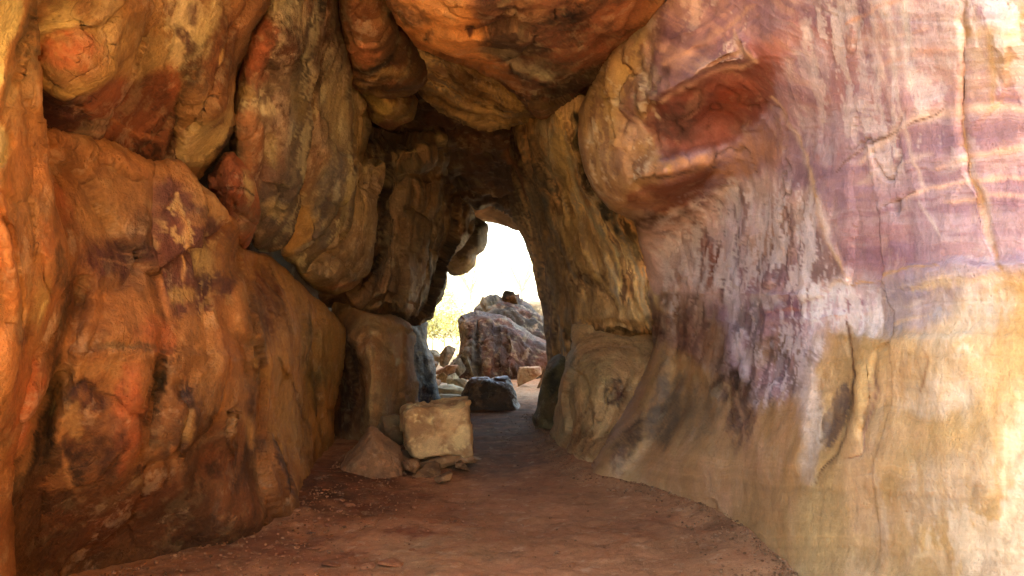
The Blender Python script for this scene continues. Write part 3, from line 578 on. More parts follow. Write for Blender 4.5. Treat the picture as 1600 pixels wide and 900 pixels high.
# ================================================================== ceiling
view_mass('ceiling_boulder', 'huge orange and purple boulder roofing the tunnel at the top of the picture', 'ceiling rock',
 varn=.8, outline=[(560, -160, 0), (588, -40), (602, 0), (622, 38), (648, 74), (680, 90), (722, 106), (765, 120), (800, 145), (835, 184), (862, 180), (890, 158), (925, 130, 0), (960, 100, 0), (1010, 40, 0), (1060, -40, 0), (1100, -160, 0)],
 depth=[(600, -60, 5.9), (610, 10, 6.2), (650, 74, 6.9), (722, 106, 7.4), (800, 140, 8.0), (838, 184, 8.9), (890, 158, 8.6), (950, 90, 7.4), (1020, 10, 6.4), (800, 0, 5.5), (800, -160, 4.4), (700, -160, 4.6), (1000, -160, 5.0), (720, 50, 6.0), (850, 100, 6.9), (930, 30, 6.2), (700, 0, 5.6)],
 base=(178, 102, 56), base2=(128, 72, 50), mat='rust', cell_t=[(.9, .06, .02)], rnd=(26, .5), cell=3, amp=.06, nsc=1.2, ridge=.02, seed=23, back=1.4, cracks=.02,
 bumps=[(668, 56, 8, 6, 0, -.08), (732, 46, 7, 6, 0, -.08), (850, 70, 30, 16, 30, .07), (905, 64, 9, 7, 0, -.06), (800, 110, 30, 10, 20, .08), (870, 130, 40, 10, 0, -.06)],
 strokes=[([(940, 40), (960, 12), (935, 20)], 4, .04), ([(760, 90), (830, 120), (900, 128)], 5, .07), ([(800, 130), (850, 150), (900, 148)], 5, -.08), ([(868, 5), (870, 25), (862, 30)], 4, -.05)],
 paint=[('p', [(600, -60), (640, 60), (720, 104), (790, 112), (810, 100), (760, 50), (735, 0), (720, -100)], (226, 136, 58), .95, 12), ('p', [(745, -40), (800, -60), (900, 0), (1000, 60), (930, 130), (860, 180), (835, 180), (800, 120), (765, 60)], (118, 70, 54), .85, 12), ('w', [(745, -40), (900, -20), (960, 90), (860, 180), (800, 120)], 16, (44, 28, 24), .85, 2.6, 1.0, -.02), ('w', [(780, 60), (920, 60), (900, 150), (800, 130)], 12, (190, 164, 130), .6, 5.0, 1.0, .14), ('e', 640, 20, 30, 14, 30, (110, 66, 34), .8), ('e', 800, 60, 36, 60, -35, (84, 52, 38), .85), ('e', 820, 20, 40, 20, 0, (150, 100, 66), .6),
        ('e', 860, 100, 50, 16, 0, (92, 66, 52), .8), ('e', 840, 112, 26, 8, 15, (176, 158, 130), .75), ('e', 805, 100, 22, 12, 40, (150, 130, 110), .7), ('e', 920, 60, 60, 36, -10, (150, 76, 48), .8), ('e', 960, 20, 50, 24, 0, (172, 92, 56), .7), ('e', 900, 130, 60, 20, -20, (66, 42, 26), .85), ('e', 850, 165, 30, 12, 0, (130, 92, 50), .7),
        ('e', 668, 56, 7, 6, 0, (70, 38, 26), .9), ('e', 732, 46, 6, 6, 0, (60, 34, 20), .9), ('e', 697, 87, 10, 4, 10, (80, 50, 24), .8), ('e', 742, 94, 12, 3, 15, (90, 54, 28), .8), ('e', 905, 64, 7, 6, 0, (96, 62, 44), .8), ('e', 870, 55, 30, 20, 0, (120, 76, 60), .6), ('e', 945, 45, 12, 10, 0, (196, 120, 84), .7)])

view_mass('ceiling_slab', 'folded dark and yellow banded slab tucked under the big ceiling boulder', 'ceiling rock',
 outline=[(650, 40, 0), (700, 60, 0), (780, 90, 0), (850, 150, 0), (862, 188, 0), (842, 186), (820, 192), (790, 198), (765, 202), (735, 196), (700, 180), (672, 160), (658, 148), (640, 120, 0)],
 depth=[(660, 60, 8.2), (660, 150, 9.2), (740, 196, 10.0), (840, 186, 9.8), (780, 120, 8.9), (850, 160, 9.2), (720, 130, 8.9)],
 base=(150, 104, 50), base2=(104, 70, 36), mat='banded', rnd=(26, .8), cell=2.5, amp=.05, nsc=1.6, seed=29, srelief=.09,
 strata=[(660, 150, 2.2), (740, 196, 2.4), (840, 188, 2.2), (700, 130, 1.4), (780, 165, 1.3), (660, 80, .6), (740, 110, 0), (820, 150, .3), (850, 160, .4)],
 strokes=[([(680, 90), (730, 140), (780, 170), (830, 184)], 5, -.09), ([(670, 130), (710, 160), (760, 185)], 4, .06)],
 paint=[('b', [(600, 0), (900, 0), (900, 230), (600, 230)], 5, .85, 1.4, [(60, 44, 32), (152, 112, 62), (112, 100, 88), (204, 160, 94), (84, 60, 40), (176, 128, 68), (70, 50, 36)]), ('e', 730, 130, 30, 20, 45, (90, 58, 30), .7), ('e', 760, 180, 36, 10, 15, (186, 142, 76), .7), ('e', 800, 150, 34, 10, 35, (170, 126, 58), .7), ('e', 690, 110, 30, 30, 0, (110, 66, 34), .6), ('l', [(700, 170), (740, 190), (790, 196), (820, 190)], 3, (200, 156, 88), .7), ('e', 745, 165, 12, 4, 30, (60, 54, 36), .7)])

view_mass('ceiling_roll', 'rounded orange and brown rock roll hanging beside the ceiling boulder', 'ceiling rock',
 outline=[(515, -160, 0), (528, -30), (530, 20), (538, 60), (543, 95), (548, 135), (570, 148), (600, 154), (630, 152), (655, 144), (668, 125), (668, 95), (655, 80), (640, 60), (625, 35), (612, 0), (600, -160, 0)],
 depth=[(525, -60, 6.3), (545, 120, 7.9), (600, 150, 8.4), (660, 130, 8.6), (600, 60, 7.2), (590, -60, 6.2), (650, 90, 8.2), (590, 100, 7.5)],
 base=(140, 84, 44), base2=(96, 58, 34), mat='rust', cell_t=[(.5, .04, .015)], rnd=(28, .5), cell=2.5, amp=.03, nsc=1.8, seed=31, back=1.0,
 strokes=[([(545, 62), (570, 72), (600, 66), (618, 40)], 5, .07), ([(545, 112), (580, 118), (620, 104), (640, 80)], 5, -.06), ([(550, 132), (590, 142), (640, 136)], 3, -.04)],
 paint=[('e', 570, 86, 26, 17, 0, (196, 106, 60), .95), ('e', 560, 28, 24, 26, 0, (120, 64, 36), .7), ('e', 590, 50, 20, 10, -20, (150, 86, 46), .7), ('e', 610, 120, 40, 9, -18, (170, 122, 62), .8), ('l', [(545, 110), (580, 112), (612, 98), (630, 70)], 6, (52, 36, 22), .85),
        ('l', [(550, 124), (600, 128), (640, 116), (655, 95)], 3, (60, 44, 28), .8), ('l', [(552, 132), (600, 138), (645, 130), (662, 108)], 2.5, (64, 46, 28), .8), ('l', [(548, 140), (600, 148), (650, 140)], 2.5, (150, 104, 50), .8), ('e', 640, 90, 16, 40, -20, (88, 56, 32), .8)])

view_mass('ceiling_roll', 'small mustard coloured knob of rock under the orange roll', 'ceiling rock',
 outline=[(565, 142, 0), (600, 146, 0), (648, 148), (652, 165), (645, 185), (628, 196), (606, 202), (588, 196), (574, 182), (566, 165)],
 depth=[(570, 150, 8.9), (650, 155, 9.4), (605, 200, 9.4), (610, 165, 8.8)], base=(160, 120, 50), base2=(104, 70, 36), mat='rust', rnd=(20, .5), cell=2.2, amp=.04, nsc=2.0, seed=37, back=.8,
 paint=[('e', 605, 170, 22, 12, 0, (176, 138, 58), .8), ('e', 610, 195, 30, 7, -8, (130, 66, 44), .8), ('e', 578, 170, 8, 10, 0, (46, 32, 20), .8), ('e', 640, 165, 10, 20, 0, (104, 66, 36), .7)])

view_mass('ceiling_block', 'dark reddish broken rock forming the roof deep inside the tunnel', 'ceiling rock',
 outline=[(540, 140, 0), (700, 120, 0), (860, 150, 0), (880, 250, 0), (860, 360, 0), (830, 372, 0), (812, 350), (790, 328), (765, 320), (735, 318), (715, 335, 0), (680, 340, 0), (600, 330, 0), (545, 260, 0)],
 depth=[(560, 160, 10.8), (700, 140, 11), (850, 160, 11.4), (640, 300, 14), (740, 314, 15.5), (790, 322, 15.6), (840, 340, 15.2), (860, 250, 13), (740, 230, 12.6), (560, 280, 12.5)],
 base=(84, 56, 36), base2=(50, 36, 26), mat='dark', rnd=(14, .4), cell=2.8, amp=.16, nsc=1.3, ridge=.10, seed=41, cracks=.04, back=.9, facet=.14,
 strokes=[([(778, 205), (795, 240), (812, 275), (822, 320)], 7, .14), ([(700, 290), (750, 300), (800, 305)], 6, -.15), ([(690, 210), (730, 225), (770, 215)], 6, .12)],
 paint=[('e', 750, 215, 26, 14, 0, (110, 62, 40), .7), ('e', 690, 190, 26, 14, 20, (104, 58, 38), .7), ('l', [(778, 205), (795, 240), (812, 275), (822, 320)], 5, (150, 86, 44), .8), ('e', 760, 250, 30, 14, 0, (70, 40, 26), .6), ('l', [(735, 318), (770, 316), (800, 322)], 3, (70, 70, 76), .8)])

view_mass('rock_lintel', 'flat brown lintel stone across the top of the bright exit', 'ceiling rock',
 outline=[(728, 312, 0), (770, 312, 0), (815, 330, 0), (815, 362), (800, 358), (785, 352), (766, 348), (752, 344), (738, 338), (730, 326)],
 depth=[(730, 318, 16.4), (770, 320, 16.2), (810, 350, 16.6), (765, 346, 17.4), (740, 336, 17)], base=(128, 96, 70), base2=(100, 74, 54), mat='stone', rnd=(8, .3), cell=2, amp=.05, nsc=1.5, seed=43, back=.8)

# ================================================================== left side, far to near
view_mass('hanging_rock', 'rounded dark rock with a mustard tip hanging at the left of the bright exit', 'hanging rock',
 outline=[(690, 330, 0), (720, 325, 0), (745, 338), (762, 350), (764, 372), (755, 390), (745, 400), (744, 412), (732, 426), (716, 432), (702, 430), (694, 415), (680, 400, 0), (670, 350, 0)],
 depth=[(680, 340, 14.5), (760, 360, 15.2), (745, 395, 15), (705, 428, 15.3), (720, 370, 14.6)], base=(84, 66, 46), base2=(60, 46, 34), mat='dark', rnd=(18, .6), cell=2, amp=.03, nsc=1.6, seed=47, back=.9,
 strokes=[([(700, 402), (725, 400), (748, 396)], 3, -.05)], paint=[('e', 722, 418, 24, 13, -10, (150, 122, 62), .9), ('e', 735, 375, 16, 24, 0, (90, 74, 60), .6), ('l', [(715, 360), (716, 395)], 4, (40, 30, 22), .7)])

view_mass('folded_rock', 'dark folded rock mass bulging down the left side above the path', 'rock mass',
 outline=[(560, 200, 0), (610, 205, 0), (660, 210), (692, 205), (702, 222), (706, 245), (700, 268), (708, 290), (722, 310), (736, 322), (742, 340), (738, 365, 0), (720, 385), (700, 410), (697, 432), (694, 455), (684, 478), (670, 495), (655, 507), (642, 508), (628, 500), (600, 498),
          (560, 495), (520, 482), (500, 468, 0), (500, 400, 0), (560, 330, 0), (570, 260, 0)],
 depth=[(570, 210, 10.6), (650, 225, 11), (695, 225, 11.6), (600, 300, 10.6), (660, 300, 11.4), (730, 330, 13.2), (695, 440, 12.9), (650, 505, 12.2), (600, 490, 11.2), (520, 478, 10.3), (560, 400, 10.2), (640, 400, 11.3), (690, 370, 12.2), (620, 460, 11)],
 base=(116, 80, 48), base2=(74, 50, 34), mat='dark', cell_t=[(.8, .12, .04)], rnd=(24, .7), cell=2.4, amp=.04, nsc=1.4, seed=53, back=1.0, srelief=.07, stretch=(1, 1, .6),
 strata=[(590, 260, 0), (585, 360, 0), (580, 430, 0), (540, 475, .1), (625, 290, 1.0), (620, 400, 1.0), (610, 470, .9), (670, 300, 2.0), (660, 400, 2.0), (650, 490, 1.8), (710, 330, 3.0), (690, 430, 2.9), (640, 225, 1.6), (690, 230, 2.4)],
 bumps=[(660, 240, 44, 26, 10, .5), (625, 380, 26, 90, 0, .28), (690, 310, 30, 24, 20, .2), (600, 470, 60, 14, 12, .15)],
 strokes=[([(602, 265), (590, 330), (586, 400), (560, 460)], 9, -.3), ([(650, 275), (640, 340), (650, 420)], 6, -.12), ([(625, 270), (670, 275), (705, 262)], 6, -.22), ([(560, 478), (610, 470), (650, 480)], 5, -.14), ([(690, 330), (660, 400), (650, 470), (640, 495)], 8, -.2)],
 paint=[('b', [(480, 180), (780, 180), (780, 520), (480, 520)], 5, .7, 1.2, [(44, 32, 24), (140, 96, 56), (62, 46, 32), (150, 108, 64), (50, 36, 26)]), ('e', 625, 350, 22, 80, 0, (134, 98, 58), .8), ('e', 600, 300, 10, 60, -6, (44, 30, 20), .9), ('e', 588, 400, 9, 60, -4, (40, 28, 20), .85), ('e', 690, 218, 10, 7, 0, (176, 140, 90), .8), ('e', 645, 237, 14, 5, -10, (170, 136, 84), .8), ('e', 650, 265, 40, 12, -10, (90, 78, 58), .6), ('e', 600, 480, 44, 10, 8, (134, 96, 54), .8),
        ('e', 680, 440, 14, 50, 20, (56, 40, 28), .8), ('e', 670, 340, 24, 40, 20, (100, 76, 46), .6), ('e', 640, 440, 22, 40, 0, (118, 82, 50), .6), ('e', 600, 220, 40, 16, 0, (40, 30, 22), .8)])

view_mass('rock_pillar', 'slim wet blackish rock at the left edge of the exit', 'rock pillar',
 outline=[(640, 500, 0), (655, 500), (668, 502), (667, 520), (672, 545), (682, 575), (684, 610), (690, 650), (660, 665, 0), (630, 640, 0)],
 depth=[(640, 505, 13.2), (668, 510, 14), (682, 600, 13.8), (650, 640, 13)], base=(46, 32, 22), base2=(32, 23, 17), mat='dark', rnd=(10, .4), cell=2, amp=.05, nsc=2, seed=59, back=.8, paint=[('e', 660, 525, 10, 20, 0, (60, 58, 56), .7)])

view_mass('rock_pillar', 'dull ochre upright block under the folded rock, behind the big yellow boulder', 'rock pillar',
 outline=[(520, 470, 0), (560, 484, 0), (600, 492), (625, 498), (645, 512), (650, 540), (648, 580), (652, 615), (655, 650), (645, 690, 0), (600, 720, 0), (520, 720, 0), (505, 600, 0)],
 depth=[(520, 500, 10.6), (600, 495, 10.4), (645, 520, 11), (650, 640, 11), (575, 560, 9.7), (575, 650, 9.6), (530, 660, 10.6), (620, 600, 10.2), (545, 600, 10.5)],
 base=(160, 108, 62), base2=(124, 80, 46), mat='rust', cell_t=[(.8, .05, .02)], rnd=(12, .35), cell=2.4, amp=.04, nsc=1.6, seed=61, back=1.0, stretch=(1, 1, .45), cracks=.02,
 bumps=[(590, 590, 26, 80, 0, .1), (535, 590, 14, 90, 0, -.2)], strokes=[([(580, 520), (578, 600), (576, 670)], 5, .06), ([(628, 520), (624, 600), (632, 660)], 4, -.08)],
 paint=[('e', 540, 600, 22, 80, 0, (70, 42, 28), .85), ('e', 580, 590, 6, 60, 0, (166, 130, 80), .7), ('e', 640, 560, 12, 50, 0, (120, 72, 40), .7), ('e', 605, 600, 16, 60, 0, (134, 104, 66), .5), ('e', 600, 515, 40, 12, 10, (140, 104, 60), .6), ('e', 622, 565, 3, 5, 0, (180, 166, 140), .9)])

view_mass('hanging_slab', 'narrow ochre edged slab hanging behind the mottled grey ones', 'hanging rock',
 outline=[(540, 90, 0), (556, 140), (570, 160), (580, 185), (578, 212), (570, 244), (586, 248), (602, 254), (598, 282), (588, 315), (586, 370), (578, 415), (562, 440), (545, 456), (520, 462), (495, 455), (478, 440), (470, 415, 0), (500, 380, 0), (530, 250, 0)],
 depth=[(550, 110, 8.2), (575, 190, 9.0), (590, 260, 9.3), (585, 370, 9.4), (545, 452, 9.3), (490, 448, 8.9), (540, 350, 8.8), (520, 430, 8.7)],
 base=(146, 112, 62), base2=(116, 90, 62), mat='banded', cell_t=[(.7, .08, .03)], rnd=(14, .35), cell=2.4, amp=.03, nsc=1.6, seed=67, back=1.0,
 strata=[(580, 180, 0), (590, 300, 0), (582, 400, 0), (540, 455, 0), (555, 180, 1), (555, 320, 1), (530, 410, 1), (480, 430, 1)], srelief=.03,
 strokes=[([(568, 246), (565, 275), (590, 282)], 3, -.05), ([(556, 150), (560, 250), (550, 350), (510, 400)], 4, -.06)],
 paint=[('e', 585, 265, 14, 14, 0, (160, 128, 76), .8), ('e', 560, 400, 26, 40, 20, (124, 92, 52), .7), ('e', 540, 450, 30, 6, -10, (160, 100, 60), .7), ('e', 510, 440, 16, 14, 0, (96, 70, 44), .6)])

view_mass('hanging_slab', 'big mottled grey and ochre slab hanging right of the pinkish one', 'hanging rock',
 outline=[(480, -160, 0), (560, -160), (535, -20), (530, 30), (540, 70), (548, 110), (552, 160), (556, 215), (558, 260), (555, 320), (548, 362), (525, 392), (505, 402), (490, 412), (478, 425), (460, 415), (445, 402), (440, 390, 0), (455, 300, 0), (470, 150, 0)],
 depth=[(500, -100, 6.0), (535, 0, 6.7), (550, 150, 7.8), (556, 280, 8.3), (540, 370, 8.6), (470, 418, 8.3), (500, 250, 7.4), (500, 100, 6.8), (460, 330, 7.6), (470, 180, 6.9)],
 base=(134, 106, 74), base2=(104, 86, 78), mat='rust', cell_t=[(.8, .05, .02)], rnd=(14, .28), cell=2.6, amp=.03, nsc=1.2, seed=71, back=1.0, stretch=(1, 1, .45), ridge=.015,
 strokes=[([(485, 100), (478, 200), (462, 300), (455, 350)], 6, -.07), ([(520, 60), (515, 180), (505, 260)], 9, .05), ([(470, 310), (495, 330), (490, 375), (455, 400)], 4, .05), ([(495, 300), (520, 320), (540, 330)], 4, -.03), ([(540, 180), (545, 280), (530, 360)], 6, .05)],
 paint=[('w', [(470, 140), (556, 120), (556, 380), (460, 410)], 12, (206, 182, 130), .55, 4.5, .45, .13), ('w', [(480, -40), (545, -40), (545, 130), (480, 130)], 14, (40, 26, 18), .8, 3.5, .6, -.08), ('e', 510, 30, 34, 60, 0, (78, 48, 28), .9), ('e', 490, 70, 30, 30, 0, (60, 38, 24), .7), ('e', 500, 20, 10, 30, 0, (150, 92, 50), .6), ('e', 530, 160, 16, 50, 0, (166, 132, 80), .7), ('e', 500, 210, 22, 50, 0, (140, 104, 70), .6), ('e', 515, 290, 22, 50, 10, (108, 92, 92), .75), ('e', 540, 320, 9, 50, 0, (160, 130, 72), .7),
        ('e', 480, 270, 16, 40, 0, (134, 100, 72), .6), ('p', [(462, 312), (480, 318), (494, 335), (485, 365), (460, 395), (445, 400), (450, 360)], (186, 134, 64), .95, 5), ('e', 520, 300, 4, 20, 10, (190, 176, 150), .6), ('e', 505, 150, 5, 20, 10, (190, 170, 130), .6), ('e', 500, 370, 16, 18, 0, (100, 88, 84), .7), ('l', [(548, 120), (554, 200), (556, 280)], 3, (190, 150, 70), .7)])

view_mass('hanging_slab', 'long pinkish and slate slab with a red streak hanging left of the mottled one', 'hanging rock',
 outline=[(430, -160, 0), (520, -160, 0), (515, -30, 0), (505, 60), (484, 150), (476, 220), (470, 280), (466, 330), (455, 368), (440, 388), (418, 396), (400, 390), (390, 370), (376, 330), (366, 280), (362, 230), (368, 160), (374, 110), (392, 60), (414, 10)],
 depth=[(450, -100, 5.5), (420, 0, 5.7), (372, 120, 5.9), (364, 250, 6.1), (420, 392, 7.3), (460, 350, 7.5), (478, 200, 6.9), (420, 200, 6.1), (500, 50, 6.3), (430, 320, 6.7), (450, 60, 5.8)],
 base=(128, 98, 72), base2=(96, 78, 68), mat='rust', cell_t=[(.8, .05, .02)], rnd=(14, .25), cell=2.6, amp=.03, nsc=1.2, seed=73, back=1.0, stretch=(1, 1, .45), ridge=.012,
 bumps=[(395, 180, 18, 90, 5, .06), (450, 190, 16, 90, 8, .07)], strokes=[([(420, 90), (425, 200), (420, 300)], 8, -.05), ([(375, 135), (390, 142), (405, 150)], 3, .03), ([(440, 300), (425, 330), (445, 350)], 4, .03)],
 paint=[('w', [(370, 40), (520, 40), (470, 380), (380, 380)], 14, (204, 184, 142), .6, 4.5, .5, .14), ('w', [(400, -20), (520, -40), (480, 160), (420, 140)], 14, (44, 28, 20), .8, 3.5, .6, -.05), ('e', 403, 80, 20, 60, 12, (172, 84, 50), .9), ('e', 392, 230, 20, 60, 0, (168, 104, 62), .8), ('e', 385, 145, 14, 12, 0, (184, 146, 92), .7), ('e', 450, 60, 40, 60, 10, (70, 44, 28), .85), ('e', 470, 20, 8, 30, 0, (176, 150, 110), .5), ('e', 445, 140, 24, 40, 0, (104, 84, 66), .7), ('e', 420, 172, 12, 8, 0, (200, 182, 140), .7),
        ('e', 426, 230, 9, 24, 0, (180, 160, 100), .6), ('e', 450, 200, 6, 50, 8, (150, 140, 130), .5), ('e', 425, 300, 30, 50, 0, (92, 74, 68), .8), ('e', 430, 330, 14, 14, 0, (186, 156, 110), .75), ('e', 430, 375, 24, 14, 0, (80, 60, 44), .7), ('e', 460, 160, 10, 30, 0, (160, 126, 66), .5)])

view_mass('rock_chunk', 'cracked brick red chunk wedged between the hanging slabs and the left wall', 'rock chunk',
 outline=[(352, 238), (372, 246), (388, 262), (402, 290), (406, 318), (402, 345), (394, 372), (384, 388), (372, 380), (358, 345), (340, 315), (328, 292), (334, 268)],
 depth=[(352, 240, 5.75), (330, 292, 5.8), (404, 320, 6.2), (384, 386, 6.3), (365, 300, 5.55)], base=(166, 84, 44), base2=(122, 60, 38), mat='rust', cell_t=[(.22, .04, .015)], rnd=(8, .15), cell=2.2, amp=.015, nsc=3, seed=79, cracks=.02, back=.7,
 strokes=[([(335, 300), (365, 295), (400, 305)], 3, -.03), ([(380, 262), (372, 300), (368, 330)], 3, -.03)],
 paint=[('e', 390, 290, 10, 26, -10, (186, 150, 96), .85), ('e', 385, 345, 20, 26, 0, (122, 84, 62), .8), ('l', [(334, 298), (365, 292), (400, 306)], 1.6, (50, 26, 16), .9), ('l', [(382, 262), (374, 295), (370, 325)], 1.6, (50, 26, 16), .9)])

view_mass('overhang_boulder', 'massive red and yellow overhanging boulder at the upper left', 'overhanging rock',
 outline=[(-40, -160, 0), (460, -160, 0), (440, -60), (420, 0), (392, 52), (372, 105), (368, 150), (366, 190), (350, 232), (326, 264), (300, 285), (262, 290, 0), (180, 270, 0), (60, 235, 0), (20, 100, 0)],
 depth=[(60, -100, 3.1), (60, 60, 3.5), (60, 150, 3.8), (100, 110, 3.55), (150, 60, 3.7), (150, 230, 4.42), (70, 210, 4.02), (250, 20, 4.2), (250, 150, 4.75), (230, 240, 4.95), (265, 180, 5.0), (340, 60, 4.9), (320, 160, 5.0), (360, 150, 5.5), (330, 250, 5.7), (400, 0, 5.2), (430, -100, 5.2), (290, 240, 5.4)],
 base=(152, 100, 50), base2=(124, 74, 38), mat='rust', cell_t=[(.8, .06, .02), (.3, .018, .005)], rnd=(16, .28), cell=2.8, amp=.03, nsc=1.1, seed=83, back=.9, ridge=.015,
 bumps=[(270, 190, 12, 60, 12, -.12), (300, 40, 60, 30, 50, .06), (110, 70, 40, 30, 0, .02), (200, 200, 60, 20, 25, -.08)],
 strokes=[([(56, 92), (75, 120), (92, 132), (125, 115), (150, 92), (160, 60), (158, 20)], 8, .04), ([(92, 132), (150, 165), (210, 205), (245, 222)], 5, .05), ([(330, 180), (338, 120), (344, 70)], 5, .04), ([(275, 250), (292, 205), (330, 160), (366, 130)], 5, .08, 's', 40), ([(150, 180), (200, 210)], 3, .03), ([(100, 20), (122, 55), (140, 70)], 6, -.05)],
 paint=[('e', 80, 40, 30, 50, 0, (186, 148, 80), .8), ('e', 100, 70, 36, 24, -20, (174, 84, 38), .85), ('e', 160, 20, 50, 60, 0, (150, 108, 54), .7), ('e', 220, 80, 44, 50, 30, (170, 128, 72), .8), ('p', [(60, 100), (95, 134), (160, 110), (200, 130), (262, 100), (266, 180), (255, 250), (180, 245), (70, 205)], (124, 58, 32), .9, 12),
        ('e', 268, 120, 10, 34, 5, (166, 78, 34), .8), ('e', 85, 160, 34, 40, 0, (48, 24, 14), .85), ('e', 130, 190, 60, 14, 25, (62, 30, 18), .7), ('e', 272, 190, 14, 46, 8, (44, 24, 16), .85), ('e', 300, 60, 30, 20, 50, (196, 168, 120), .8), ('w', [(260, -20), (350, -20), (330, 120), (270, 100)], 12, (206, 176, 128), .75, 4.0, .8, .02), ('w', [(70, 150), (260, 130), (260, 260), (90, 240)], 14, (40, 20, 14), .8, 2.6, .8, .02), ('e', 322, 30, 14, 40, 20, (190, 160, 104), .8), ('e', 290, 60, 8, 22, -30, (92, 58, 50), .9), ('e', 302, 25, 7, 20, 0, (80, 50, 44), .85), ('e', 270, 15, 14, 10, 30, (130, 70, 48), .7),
        ('e', 340, 90, 26, 80, 15, (90, 48, 26), .8), ('e', 300, 110, 16, 40, 10, (70, 44, 28), .7), ('p', [(276, 235), (300, 195), (345, 165), (366, 135), (364, 190), (345, 215), (320, 250), (285, 250)], (182, 148, 92), .9, 7), ('e', 335, 188, 12, 8, -30, (110, 74, 50), .8), ('e', 345, 230, 10, 30, 35, (70, 50, 38), .85),
        ('l', [(56, 95), (92, 132), (125, 115), (150, 92), (158, 40)], 4, (176, 130, 60), .8), ('l', [(130, 160), (190, 195), (248, 222)], 3, (166, 92, 46), .8), ('l', [(100, 195), (180, 205), (240, 216)], 2, (150, 80, 44), .5), ('l', [(343, 70), (335, 100)], 2.5, (190, 140, 70), .8)])

